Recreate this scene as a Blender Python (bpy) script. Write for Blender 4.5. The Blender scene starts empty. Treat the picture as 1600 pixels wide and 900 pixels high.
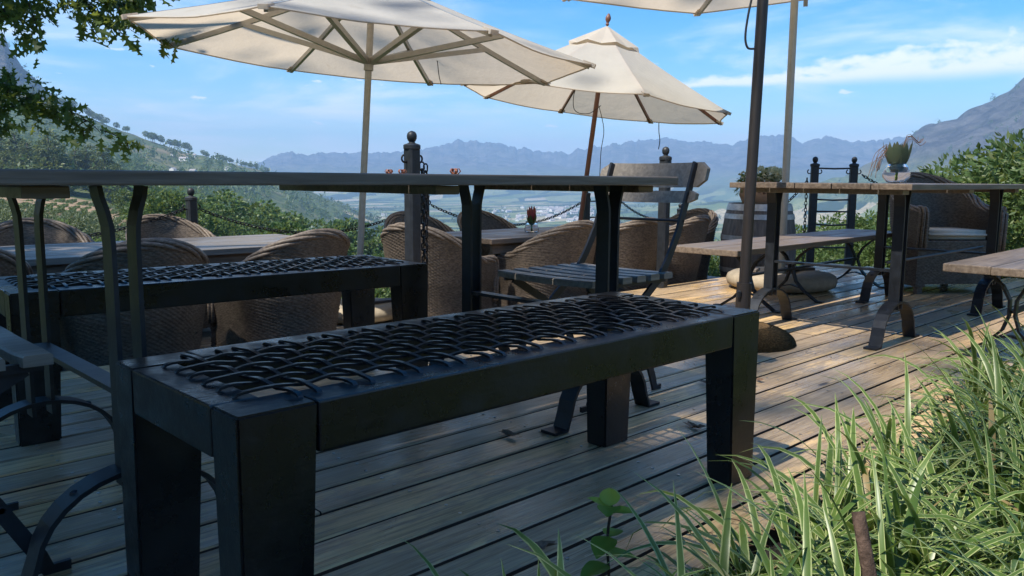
import bpy, bmesh, math, random
import numpy as np
from mathutils import Vector, Matrix, Quaternion, noise as mnoise
random.seed(7); rng = np.random.default_rng(7)
R = math.radians
sc = bpy.context.scene
C = sc.collection

# ------------------------------------------------------------------ camera, sky, sun, exposure
# world axes: +X runs along the deck planks, +Y across them; the camera looks about 44 deg between the two
FWD = Vector((.695, .719, 0)).normalized(); RGT = Vector((FWD.y, -FWD.x, 0))
HEAD = math.atan2(FWD.x, FWD.y)
cam = bpy.data.cameras.new('camera'); co = bpy.data.objects.new('camera', cam); C.objects.link(co)
cam.sensor_width = 36; cam.lens = 28.8; cam.clip_start = .05; cam.clip_end = 40000
co.matrix_world = Matrix.Translation((0, 0, .8)) @ Matrix.Rotation(-HEAD, 4, 'Z') @ Matrix.Rotation(R(90-7.565), 4, 'X') @ Matrix.Rotation(.007, 4, 'Z')
sc.camera = co
sc.view_settings.view_transform = 'Standard'; sc.view_settings.look = 'None'
sc.view_settings.exposure = 1.3; sc.view_settings.gamma = 1.0; sc.view_settings.use_curve_mapping = False

def cw(x, y, z=0.):            # a point given as metres right of / ahead of the viewer -> world
    p = RGT*x + FWD*y
    return Vector((p.x, p.y, z))
def pol(az, r, z=0.):          # azimuth (deg, right of the view heading), range
    return cw(r*math.sin(R(az)), r*math.cos(R(az)), z)

SUN_EL = 54.; SUN_AZ = -134.   # behind left of the viewer, along the planks
sd = pol(SUN_AZ, math.cos(R(SUN_EL)), math.sin(R(SUN_EL)))
sun = bpy.data.lights.new('sun', 'SUN'); sun.energy = 3.25; sun.angle = R(.6); sun.color = (1, .95, .86)
so = bpy.data.objects.new('sun', sun); C.objects.link(so)
so.rotation_euler = sd.to_track_quat('Z', 'Y').to_euler()

w = bpy.data.worlds.new('World'); sc.world = w; w.use_nodes = True
def world_nodes():
    nt = w.node_tree; N = nt.nodes; L = nt.links
    bg = N['Background']; bg.inputs['Strength'].default_value = .086
    sky = N.new('ShaderNodeTexSky'); sky.sky_type = 'NISHITA'; sky.sun_disc = False
    sky.sun_elevation = R(SUN_EL); sky.sun_rotation = math.atan2(sd.x, sd.y)
    sky.air_density = 1.0; sky.dust_density = .25; sky.ozone_density = 3.2; sky.altitude = 300
    hs = N.new('ShaderNodeHueSaturation'); hs.inputs['Saturation'].default_value = 1.52; hs.inputs['Value'].default_value = 1.0
    L.new(sky.outputs[0], hs.inputs['Color'])
    tc = N.new('ShaderNodeTexCoord')
    def vm(op, a, b):
        n = N.new('ShaderNodeVectorMath'); n.operation = op
        L.new(a, n.inputs[0]); n.inputs[1].default_value = b
        return n.outputs['Value' if op == 'DOT_PRODUCT' else 0]
    def m(op, a, b=None, c=None, clamp=False):
        n = N.new('ShaderNodeMath'); n.operation = op; n.use_clamp = clamp
        for i, v in enumerate((a, b, c)):
            if v is None: continue
            if isinstance(v, (int, float)): n.inputs[i].default_value = v
            else: L.new(v, n.inputs[i])
        return n.outputs[0]
    d = tc.outputs['Generated']
    xr = vm('DOT_PRODUCT', d, tuple(RGT)); yf = vm('DOT_PRODUCT', d, tuple(FWD)); zz = vm('DOT_PRODUCT', d, (0, 0, 1))
    az = m('MULTIPLY', m('ARCTAN2', xr, yf), 57.29578); el = m('MULTIPLY', m('ARCSINE', zz), 57.29578)
    def fbm(sx, sy, ox, scale, det, rough):
        c = N.new('ShaderNodeCombineXYZ')
        L.new(m('MULTIPLY_ADD', az, sx, ox), c.inputs[0]); L.new(m('MULTIPLY', el, sy), c.inputs[1])
        n = N.new('ShaderNodeTexNoise'); n.inputs['Scale'].default_value = scale; n.inputs['Detail'].default_value = det; n.inputs['Roughness'].default_value = rough
        L.new(c.outputs[0], n.inputs['Vector']); return n.outputs[0]
    def ss(x, a, b):
        n = N.new('ShaderNodeMapRange'); n.interpolation_type = 'SMOOTHSTEP'; n.inputs[1].default_value = a; n.inputs[2].default_value = b
        L.new(x, n.inputs[0]); return n.outputs[0]
    # a long bank of cumulus some 7 degrees up on the right, its base flat and its top billowing
    puff = fbm(.5, .9, 3.1, 1.0, 7, .6)
    base = m('ADD', m('MULTIPLY_ADD', ss(az, 10, 26), .35, 6.1), m('MULTIPLY', m('SUBTRACT', fbm(.12, .0, 9.7, 1, 3, .5), .5), .9))
    thick = m('MULTIPLY_ADD', m('MULTIPLY', ss(az, 11, 27), ss(az, 48, 33)), 1.35, .45)
    rel = m('DIVIDE', m('SUBTRACT', el, base), thick)
    body = m('MULTIPLY', ss(rel, -.35, .22), m('SUBTRACT', 1, ss(m('ADD', rel, m('MULTIPLY', m('SUBTRACT', puff, .5), 2.6)), .45, 1.3)))
    bank = m('MULTIPLY', m('MULTIPLY', body, m('MULTIPLY', ss(az, 6, 12), ss(az, 70, 40))), ss(fbm(.25, .8, 31, 1., 6, .62), .24, .42))
    # thin high wisps and small puffs elsewhere
    dz = m('ADD', m('MAXIMUM', zz, 0), .10); cc = N.new('ShaderNodeCombineXYZ'); L.new(m('DIVIDE', xr, dz), cc.inputs[0]); L.new(m('DIVIDE', yf, dz), cc.inputs[1]); cc.inputs[2].default_value = 4.2
    nn = N.new('ShaderNodeTexNoise'); nn.inputs['Scale'].default_value = .62; nn.inputs['Detail'].default_value = 9; nn.inputs['Roughness'].default_value = .6; nn.inputs['Distortion'].default_value = .6; L.new(cc.outputs[0], nn.inputs['Vector'])
    wisp = m('MULTIPLY', ss(nn.outputs[0], .47, .76), .9)
    small = m('MULTIPLY', m('MULTIPLY', ss(fbm(.42, 1.5, 55.2, 1.0, 4, .5), .66, .72), ss(el, 1.5, 3.)), ss(el, 9.5, 6.5))
    low = m('MULTIPLY', m('MULTIPLY', ss(fbm(.1, .5, 71.4, 1.0, 6, .55), .40, .62), ss(el, 5.2, 2.2)), .72)
    cl = m('MAXIMUM', m('MAXIMUM', m('MULTIPLY', bank, .95), wisp), m('MAXIMUM', m('MULTIPLY', small, .8), low), clamp=True)
    mix = N.new('ShaderNodeMix'); mix.data_type = 'RGBA'; L.new(cl, mix.inputs[0]); L.new(hs.outputs[0], mix.inputs[6])
    mix.inputs[7].default_value = (7.2, 7.3, 7.5, 1)
    L.new(mix.outputs[2], bg.inputs['Color'])
world_nodes()

# ------------------------------------------------------------------ helpers: meshes, things
class MB:
    """collects geometry, build() links it as one mesh object"""
    def __init__(s): s.v = []; s.f = []; s.a = []
    def add(s, vs, fs):
        o = len(s.v); s.v += [tuple(p) for p in vs]; s.f += [tuple(i+o for i in f) for f in fs]; return s
    def box(s, x0, x1, y0, y1, z0, z1, ch=0.):
        if ch <= 0:
            return s.add([(x0,y0,z0),(x1,y0,z0),(x1,y1,z0),(x0,y1,z0),(x0,y0,z1),(x1,y0,z1),(x1,y1,z1),(x0,y1,z1)],
                         [(3,2,1,0),(4,5,6,7),(0,1,5,4),(1,2,6,5),(2,3,7,6),(3,0,4,7)])
        bm = bmesh.new(); bmesh.ops.create_cube(bm, size=1)
        for v in bm.verts: v.co = Vector(((x0+x1)/2+v.co.x*(x1-x0), (y0+y1)/2+v.co.y*(y1-y0), (z0+z1)/2+v.co.z*(z1-z0)))
        bmesh.ops.bevel(bm, geom=bm.edges[:], offset=ch, segments=2, affect='EDGES', profile=.6)
        return s.frombm(bm)
    def frombm(s, bm):
        bm.verts.ensure_lookup_table(); bm.verts.index_update()
        s.add([v.co.copy() for v in bm.verts], [[v.index for v in f.verts] for f in bm.faces]); bm.free(); return s
    def xf(s, M): s.v = [tuple(M @ Vector(p)) for p in s.v]; return s
    def strap(s, pts, wdir, w, t):
        """flat bar that follows pts; w wide along wdir, t thick"""
        W = Vector(wdir).normalized(); P = [Vector(p) for p in pts]; ring = []
        for i, p in enumerate(P):
            d = (P[min(i+1, len(P)-1)]-P[max(i-1, 0)]).normalized(); n = d.cross(W).normalized()
            for a, b in ((-1,-1),(1,-1),(1,1),(-1,1)): ring.append(p+W*(a*w/2)+n*(b*t/2))
        fs = [(3,2,1,0), tuple(len(ring)-4+k for k in range(4))]
        for i in range(len(P)-1):
            for k in range(4): fs.append((i*4+k, i*4+(k+1)%4, i*4+4+(k+1)%4, i*4+4+k))
        return s.add(ring, fs)
    def tube(s, pts, r, n=8, caps=True):
        P = [Vector(p) for p in pts]; rs = r if hasattr(r, '__len__') else [r]*len(P); ring = []; prev = None
        for i, p in enumerate(P):
            d = (P[min(i+1, len(P)-1)]-P[max(i-1, 0)])
            d = d.normalized() if d.length > 1e-9 else Vector((0,0,1))
            if prev is None:
                a = d.orthogonal().normalized()
            else:
                a = prev-d*prev.dot(d); a = a.normalized() if a.length > 1e-6 else d.orthogonal().normalized()
            prev = a; b = d.cross(a)
            for k in range(n):
                t = 2*math.pi*k/n; ring.append(p+(a*math.cos(t)+b*math.sin(t))*rs[i])
        fs = []
        for i in range(len(P)-1):
            for k in range(n): fs.append((i*n+k, i*n+(k+1)%n, (i+1)*n+(k+1)%n, (i+1)*n+k))
        if caps: fs += [tuple(range(n))[::-1], tuple((len(P)-1)*n+k for k in range(n))]
        return s.add(ring, fs)
    def lathe(s, prof, n=20, c=(0,0,0), caps=True):
        vs = []; fs = []
        for (r, z) in prof:
            for k in range(n):
                t = 2*math.pi*k/n; vs.append((c[0]+r*math.cos(t), c[1]+r*math.sin(t), c[2]+z))
        for i in range(len(prof)-1):
            for k in range(n): fs.append((i*n+k, i*n+(k+1)%n, (i+1)*n+(k+1)%n, (i+1)*n+k))
        if caps: fs += [tuple(range(n))[::-1], tuple((len(prof)-1)*n+k for k in range(n))]
        return s.add(vs, fs)
    def mesh(s, name, smooth=False):
        me = bpy.data.meshes.new(name); me.from_pydata(s.v, [], s.f); me.update()
        if smooth: me.shade_smooth() if smooth is True else me.set_sharp_from_angle(angle=R(smooth))
        if smooth and smooth is not True:
            me.shade_smooth(); me.set_sharp_from_angle(angle=R(smooth))
        return me
    def build(s, name, mat, parent=None, smooth=False, label=None):
        return link(name, s.mesh(name, smooth), mat, parent, label)

def link(name, me, mat, parent=None, label=None):
    if mat is not None and not me.materials: me.materials.append(mat)
    o = bpy.data.objects.new(name, me); C.objects.link(o)
    if parent is not None: o.parent = parent
    if label: o['label'] = label
    return o
def tag(o, label=None, cat=None, group=None, kind=None):
    if label: o['label'] = label
    if cat: o['category'] = cat
    if group: o['group'] = group
    if kind: o['kind'] = kind
    return o
def thing(name, label, cat, loc=(0,0,0), rz=0, group=None):
    o = bpy.data.objects.new(name, None); C.objects.link(o); o.empty_display_size = .1
    o.location = loc; o.rotation_euler = (0, 0, rz); tag(o, label, cat, group); return o
CH = {}
def kids(o):
    return [c for c in bpy.data.objects if c.parent is o]
def dup(root, loc, rz=0, label=None, scale=None, group=None):
    if root.name not in CH: CH[root.name] = [(c, kids(c)) for c in kids(root)]
    r = root.copy(); C.objects.link(r); r.location = loc; r.rotation_euler = (0, 0, rz)
    if label: r['label'] = label
    if group: r['group'] = group
    if scale is not None: r.scale = scale if hasattr(scale, '__len__') else (scale,)*3
    for c, gs in CH[root.name]:
        k = c.copy(); C.objects.link(k); k.parent = r
        for g in gs:
            q = g.copy(); C.objects.link(q); q.parent = k
    return r
def npmesh(name, V, F, mat, tint=None, smooth=False):
    """V (n,3), F (m,k) index arrays"""
    me = bpy.data.meshes.new(name); n = len(V); m_, k = F.shape
    me.vertices.add(n); me.vertices.foreach_set('co', np.asarray(V, np.float32).ravel())
    me.loops.add(m_*k); me.loops.foreach_set('vertex_index', F.astype(np.int32).ravel())
    me.polygons.add(m_); me.polygons.foreach_set('loop_start', np.arange(0, m_*k, k, dtype=np.int32))
    me.polygons.foreach_set('loop_total', np.full(m_, k, np.int32))
    if tint is not None:
        a = me.attributes.new('tint', 'FLOAT', 'POINT'); a.data.foreach_set('value', np.asarray(tint, np.float32))
    me.update(calc_edges=True); me.validate()
    if smooth: me.shade_smooth()
    me.materials.append(mat); return me

# ------------------------------------------------------------------ materials
class NT:
    def __init__(s, name):
        s.m = bpy.data.materials.new(name); s.m.use_nodes = True; s.t = s.m.node_tree; s.N = s.t.nodes; s.L = s.t.links
        s.b = s.N['Principled BSDF']; s.out = s.N['Material Output']
    def put(s, sock, v):
        if isinstance(v, bpy.types.NodeSocket): s.L.new(v, sock)
        elif isinstance(v, (tuple, list)) and len(v) == 3 and sock.type == 'RGBA': sock.default_value = (*v, 1)
        else: sock.default_value = v
    def node(s, typ, **kw):
        n = s.N.new(typ)
        for k, v in kw.items(): setattr(n, k, v)
        return n
    def coord(s, kind='Object', scale=(1,1,1), rnd=0.):
        tc = s.node('ShaderNodeTexCoord'); mp = s.node('ShaderNodeMapping'); s.put(mp.inputs['Scale'], scale); s.L.new(tc.outputs[kind], mp.inputs[0])
        if rnd:
            oi = s.node('ShaderNodeObjectInfo'); mu = s.math('MULTIPLY', oi.outputs['Random'], rnd)
            c = s.node('ShaderNodeCombineXYZ'); s.L.new(mu, c.inputs[0]); s.L.new(mu, c.inputs[1]); s.L.new(c.outputs[0], mp.inputs['Location'])
        return mp.outputs[0]
    def math(s, op, a, b=0., c=0., clamp=False):
        n = s.node('ShaderNodeMath', operation=op, use_clamp=clamp); s.put(n.inputs[0], a); s.put(n.inputs[1], b); s.put(n.inputs[2], c); return n.outputs[0]
    def noise(s, vec, scale, det=4, rough=.55, dist=0.):
        n = s.node('ShaderNodeTexNoise'); s.L.new(vec, n.inputs['Vector']); s.put(n.inputs['Scale'], scale); s.put(n.inputs['Detail'], det); s.put(n.inputs['Roughness'], rough); s.put(n.inputs['Distortion'], dist); return n.outputs[0]
    def rng(s, x, a, b, c=0., d=1.):
        n = s.node('ShaderNodeMapRange', interpolation_type='SMOOTHSTEP'); s.put(n.inputs[0], x)
        for i, v in ((1,a),(2,b),(3,c),(4,d)): s.put(n.inputs[i], v)
        return n.outputs[0]
    def mix(s, f, a, b, blend='MIX'):
        n = s.node('ShaderNodeMix', data_type='RGBA', blend_type=blend); s.put(n.inputs[0], f); s.put(n.inputs[6], a); s.put(n.inputs[7], b); return n.outputs[2]
    def attr(s, name):
        n = s.node('ShaderNodeAttribute', attribute_name=name); return n.outputs['Fac']
    def rand(s): return s.node('ShaderNodeObjectInfo').outputs['Random']
    def bump(s, h, strength=.4, dist=.01):
        n = s.node('ShaderNodeBump'); s.put(n.inputs['Strength'], strength); s.put(n.inputs['Distance'], dist); s.put(n.inputs['Height'], h); s.L.new(n.outputs[0], s.b.inputs['Normal'])
    def fin(s, col, rough=.5, metal=0., spec=.5):
        s.put(s.b.inputs['Base Color'], col); s.put(s.b.inputs['Roughness'], rough); s.put(s.b.inputs['Metallic'], metal); s.put(s.b.inputs['Specular IOR Level'], spec); return s.m

def mat_deck(name, worn, stain, dark, wet):
    t = NT(name); c = t.coord(scale=(1,1,1), rnd=40.)
    gr = t.noise(t.coord(scale=(2.2,70,30), rnd=40.), 1, 5, .6, .3)
    fine = t.noise(t.coord(scale=(9,240,60), rnd=40.), 1, 3, .6)
    patch = t.noise(t.coord(scale=(1.7,7,4), rnd=40.), 1, 6, .68, .4)
    flake = t.noise(t.coord(scale=(16,55,20), rnd=40.), 1, 4, .6)
    r = t.rand()
    k = t.rng(t.math('ADD', t.math('ADD', patch, t.math('MULTIPLY', t.math('SUBTRACT', flake, .5), .35)), t.math('MULTIPLY', t.math('SUBTRACT', r, .5), .22)), .47, .58)
    col = t.mix(k, stain, worn)
    col = t.mix(t.rng(gr, .30, .62, .75, 0.), col, dark)
    col = t.mix(t.math('MULTIPLY', t.rng(fine, .35, .7), .25), col, tuple(min(1, x*1.7) for x in worn))
    v = t.node('ShaderNodeTexVoronoi'); t.L.new(t.coord(scale=(1.6,6,1), rnd=40.), v.inputs['Vector']); t.put(v.inputs['Scale'], 1.)
    col = t.mix(t.rng(v.outputs['Distance'], .10, .03), col, tuple(x*.5 for x in dark))
    damp = t.noise(t.coord(scale=(1.1,2.6,1), rnd=40.), 1, 4, .6)
    ro = t.math('ADD', t.rng(damp, .38, .62, wet, wet+.32), t.math('MULTIPLY', fine, .12))
    t.bump(t.math('ADD', gr, t.math('MULTIPLY', fine, .5)), .35, .004)
    return t.fin(col, ro, 0, .5)
M = {}
M['deck'] = mat_deck('deck_timber', (.64,.43,.21), (.36,.26,.17), (.15,.088,.045), .13)
M['low'] = mat_deck('lower_deck_timber', (.36,.30,.22), (.25,.22,.18), (.12,.095,.07), .45)
def mat_wood(name, a, b, scale=(3,60,60), ro=(.4,.6), rnd=30., bump=.3, spec=.5):
    t = NT(name); g = t.noise(t.coord(scale=scale, rnd=rnd), 1, 5, .62, .4); p = t.noise(t.coord(scale=(2,6,6), rnd=rnd), 1, 4, .6)
    col = t.mix(t.rng(g, .3, .72), a, b); col = t.mix(t.rng(p, .35, .75, 0., .55), col, tuple(x*.6 for x in b))
    t.bump(g, bump, .004); return t.fin(col, t.rng(p, .3, .7, *ro), 0, spec)
M['table'] = mat_wood('weathered_tabletop', (.10,.07,.048), (.235,.175,.125))
M['slat'] = mat_wood('grey_slat', (.13,.11,.088), (.24,.205,.165), ro=(.35,.55))
M['teak'] = mat_wood('teak', (.13,.05,.028), (.25,.105,.06), scale=(40,40,3), ro=(.3,.5))
M['darkpole'] = mat_wood('dark_pole', (.014,.011,.011), (.032,.025,.022), scale=(50,50,3), ro=(.35,.5))
M['barrel'] = mat_wood('barrel_oak', (.06,.052,.05), (.16,.14,.125), scale=(30,30,4), ro=(.5,.7))
def mat_black():
    t = NT('black_stained_wood'); g = t.noise(t.coord(scale=(6,70,70), rnd=20.), 1, 5, .6, .5); p = t.noise(t.coord(scale=(9,9,9)), 1, 5, .65); q = t.noise(t.coord(scale=(25,60,60), rnd=20.), 1, 5, .7)
    t.bump(t.math('ADD', t.math('MULTIPLY', g, .35), t.math('MULTIPLY', p, 1.6)), .35, .004)
    col = t.mix(t.rng(p, .45, .8), (.006,.0065,.008), (.019,.018,.018)); col = t.mix(t.rng(q, .70, .78, 0., .5), col, (.07,.06,.05))
    return t.fin(col, t.rng(p, .35, .7, .24, .5), 0, .5)
M['black'] = mat_black()
def mat_plain(name, col, ro=.5, metal=0., var=.25, sc_=12., bump=.15, spec=.5, bd=.003):
    t = NT(name); p = t.noise(t.coord(scale=(sc_,)*3, rnd=20.), 1, 5, .62)
    t.bump(p, bump, bd)
    return t.fin(t.mix(t.rng(p, .3, .75), tuple(x*(1-var) for x in col), tuple(min(1, x*(1+var)) for x in col)), t.math('MULTIPLY_ADD', p, .2, ro-.1), metal, spec)
M['plankside'] = mat_plain('board_edge_grime_gap_shade', (.030,.022,.016), .9)  # plank sides coloured dark: grime plus the shade inside the gaps
M['leather'] = mat_plain('black_leather_thong', (.012,.011,.012), .34, 0, .4, 60, .3)
M['iron'] = mat_plain('blackened_iron', (.010,.0125,.017), .46, 0, .4, 25, .3)
M['chain'] = mat_plain('chain_iron', (.02,.02,.022), .42, .4, .4, 60, .2)
M['post'] = mat_plain('painted_post', (.018,.021,.026), .5, 0, .3, 30, .2)
M['alu'] = mat_plain('anodised_pole', (.42,.40,.355), .42, .35, .08, 20, .05)
M['hoop'] = mat_plain('galvanised_hoop', (.46,.46,.45), .45, .55, .3, 14, .15)
M['terra'] = mat_plain('terracotta', (.40,.235,.14), .75, 0, .2, 14, .3)
M['terradark'] = mat_plain('terracotta_relief', (.16,.08,.05), .8, 0, .2, 14, .3)
M['bag'] = mat_plain('canvas_bag', (.33,.275,.20), .85, 0, .14, 22, .35, .3)
M['coir'] = mat_plain('coir', (.23,.135,.055), .95, 0, .55, 90, 1., .2, .02)
M['paver'] = mat_plain('paver_offcut', (.13,.11,.095), .8, 0, .3, 20, .3)
M['cushion'] = mat_plain('cream_cushion', (.56,.52,.44), .9, 0, .06, 30, .2, .2)
M['rope'] = mat_plain('dark_cord', (.03,.032,.034), .8)
M['screw'] = mat_plain('screw_head', (.55,.53,.5), .3, .9)
M['dryleaf'] = mat_plain('dry_leaf', (.21,.12,.07), .75, 0, .4, 60, .3)
M['copper'] = mat_plain('dry_bract', (.26,.09,.045), .6, 0, .35, 60, .3)
M['stick'] = mat_plain('broken_stick', (.085,.055,.04), .9, 0, .5, 50, .8, .2, .01)
M['bark'] = mat_plain('bark', (.085,.065,.05), .95, 0, .4, 8, .9, .2, .03)
M['white'] = mat_plain('white_render', (.72,.70,.66), .8, 0, .05, 1)
M['roof'] = mat_plain('house_roof', (.30,.27,.26), .8, 0, .2, 1)
M['strap'] = mat_plain('grey_strap', (.35,.35,.36), .8)
def mat_wicker():
    t = NT('wicker'); p = t.noise(t.coord(scale=(45,45,110)), 1, 3, .65); q = t.noise(t.coord(scale=(7,7,7), rnd=9.), 1, 4, .6)
    col = t.mix(t.rng(p, .3, .7), (.08,.06,.046), (.215,.17,.13)); col = t.mix(t.rng(q, .4, .75, 0., .5), col, (.07,.058,.048))
    return t.fin(col, .55, 0, .4)
M['wicker'] = mat_wicker()
def mat_canvas(name, col, tr):
    t = NT(name); c = t.coord(scale=(1,1,1)); p = t.noise(c, 1.6, 5, .6); f = t.noise(c, 300, 2, .5)
    base = t.mix(t.rng(p, .3, .75), tuple(x*.88 for x in col), col); st_ = t.noise(c, 4.5, 6, .7, .8); base = t.mix(t.rng(st_, .56, .75, 0., .35), base, (.40,.34,.26))
    d = t.node('ShaderNodeBsdfDiffuse'); t.put(d.inputs[0], base)
    tl = t.node('ShaderNodeBsdfTranslucent'); t.put(tl.inputs[0], t.mix(.6, base, (.80,.60,.38)))
    b = t.node('ShaderNodeBump'); t.put(b.inputs['Strength'], .45); t.put(b.inputs['Distance'], .03); t.put(b.inputs['Height'], t.noise(c, 5, 4, .6))
    for n in (d, tl): t.L.new(b.outputs[0], n.inputs['Normal'])
    mx = t.node('ShaderNodeMixShader'); t.put(mx.inputs[0], tr); t.L.new(d.outputs[0], mx.inputs[1]); t.L.new(tl.outputs[0], mx.inputs[2])
    t.L.new(mx.outputs[0], t.out.inputs[0]); return t.m
M['canvas'] = mat_canvas('parasol_canvas', (.73,.70,.64), .5)
M['canvas2'] = mat_canvas('parasol_canvas_cream', (.75,.70,.61), .5)
def mat_leaf(name, a, b, c=None, tr=.35, ro=.45, vein=False):
    t = NT(name); k = t.attr('tint'); r = t.rand()
    col = t.mix(k, a, b)
    if c: col = t.mix(t.rng(k, .86, .98), col, c)
    col = t.mix(t.math('MULTIPLY', r, .35), col, tuple(x*.62 for x in a))
    t.fin(col, ro, 0, .35)
    tl = t.node('ShaderNodeBsdfTranslucent'); t.put(tl.inputs[0], t.mix(.4, col, (.45,.5,.08)))
    mx = t.node('ShaderNodeMixShader'); t.put(mx.inputs[0], tr); t.L.new(t.b.outputs[0], mx.inputs[1]); t.L.new(tl.outputs[0], mx.inputs[2])
    t.L.new(mx.outputs[0], t.out.inputs[0]); return t.m
M['oakleaf'] = mat_leaf('oak_leaf', (.065,.11,.028), (.14,.205,.045), (.25,.29,.06), tr=.45)
M['shrub'] = mat_leaf('shrub_leaf', (.055,.10,.03), (.13,.20,.065), (.24,.28,.13))
M['lime'] = mat_leaf('lime_leaf', (.10,.16,.03), (.21,.28,.06), (.33,.36,.12))
M['olive'] = mat_leaf('olive_leaf', (.085,.11,.06), (.17,.205,.11), (.24,.27,.17), tr=.25)
M['wood'] = mat_leaf('woodland_leaf', (.04,.08,.02), (.10,.165,.042), (.16,.21,.06), tr=.3)
M['pine'] = mat_leaf('pine_leaf', (.04,.07,.022), (.12,.155,.045), (.2,.22,.07), tr=.25)
M['vine'] = mat_leaf('vine_leaf', (.06,.10,.03), (.13,.18,.05), tr=.3)
M['seed'] = mat_leaf('seedling_leaf', (.13,.24,.03), (.22,.34,.05), tr=.4)
M['succ'] = mat_leaf('succulent_bract', (.085,.12,.07), (.13,.15,.09), (.28,.10,.06), tr=.1)
M['protea'] = mat_leaf('protea_bract', (.36,.05,.06), (.52,.13,.11), tr=.15)
M['pale'] = mat_leaf('pale_flower', (.66,.62,.42), (.78,.75,.58), (.16,.2,.07), tr=.3)
def mat_grass():
    t = NT('variegated_blade'); uv = t.node('ShaderNodeUVMap'); sp = t.node('ShaderNodeSeparateXYZ'); t.L.new(uv.outputs[0], sp.inputs[0])
    e = t.math('ABSOLUTE', t.math('SUBTRACT', sp.outputs[0], .5)); k = t.attr('tint')
    n = t.noise(t.coord(scale=(60,60,8)), 1, 2, .5)
    m_ = t.rng(t.math('ADD', e, t.math('MULTIPLY', t.math('SUBTRACT', n, .5), .25)), .30, .42)
    col = t.mix(k, (.06,.11,.02), (.13,.20,.042)); col = t.mix(t.math('MULTIPLY', m_, t.rng(k, .12, .45)), col, (.42,.46,.19))
    col = t.mix(t.rng(k, .93, .96), col, (.30,.22,.10))
    t.fin(col, .36, 0, .4)
    tl = t.node('ShaderNodeBsdfTranslucent'); t.put(tl.inputs[0], t.mix(.3, col, (.4,.5,.06)))
    mx = t.node('ShaderNodeMixShader'); t.put(mx.inputs[0], .3); t.L.new(t.b.outputs[0], mx.inputs[1]); t.L.new(tl.outputs[0], mx.inputs[2])
    t.L.new(mx.outputs[0], t.out.inputs[0]); return t.m
M['grass'] = mat_grass()
def mat_glass():
    t = NT('clear_glass'); t.fin((1,1,1), .02); t.put(t.b.inputs['Transmission Weight'], 1.); t.put(t.b.inputs['IOR'], 1.33); return t.m
M['glass'] = mat_glass()
def mat_soil():
    t = NT('mulch'); c = t.coord(); a = t.noise(c, 22, 6, .7); b = t.noise(c, 3, 3, .5)
    t.bump(a, .9, .03); return t.fin(t.mix(t.rng(a, .35, .7), (.03,.022,.016), t.mix(b, (.12,.085,.055), (.075,.06,.04))), .95, 0, .2)
M['soil'] = mat_soil()
def mat_terrain():
    t = NT('terrain'); c = t.coord()
    n1 = t.noise(c, .011, 6, .62); n2 = t.noise(c, .12, 5, .62); n3 = t.noise(c, .0024, 4, .55)
    scrub = t.mix(t.rng(n2, .36, .66), (.04,.068,.024), (.12,.145,.055))
    scrub = t.mix(t.rng(n1, .50, .62), scrub, (.155,.15,.075))
    v = t.node('ShaderNodeTexVoronoi'); t.L.new(t.coord(scale=(1,2.1,1)), v.inputs['Vector']); t.put(v.inputs['Scale'], .0075); t.put(v.inputs['Randomness'], .9)
    sp = t.node('ShaderNodeSeparateColor'); t.L.new(v.outputs['Color'], sp.inputs[0])
    fld = t.mix(sp.outputs[0], (.09,.14,.045), (.24,.25,.10)); fld = t.mix(t.rng(sp.outputs[1], .80, .84), fld, (.38,.32,.2)); fld = t.mix(t.rng(sp.outputs[2], .55, .6), fld, (.025,.045,.02))
    fld = t.mix(t.rng(n2, .45, .6, 0., .45), fld, (.035,.055,.028))
    col = t.mix(t.attr('field'), scrub, fld)
    rk = t.noise(t.coord(scale=(1,1,2.6)), .012, 8, .68, .4)
    rock = t.mix(t.rng(rk, .35, .68), (.05,.048,.05), (.20,.182,.17)); rock = t.mix(t.rng(n1, .52, .66, 0., .8), rock, (.075,.085,.05))
    col = t.mix(t.attr('rock'), col, rock)
    col = t.mix(t.attr('tan'), col, t.mix(n2, (.36,.25,.15), (.26,.18,.11)))
    t.bump(t.math('ADD', n2, t.math('MULTIPLY', t.math('MULTIPLY', rk, t.attr('rock')), 22.)), 1., 2.6); return t.fin(col, .95, 0, .1)
M['terrain'] = mat_terrain()

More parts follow.
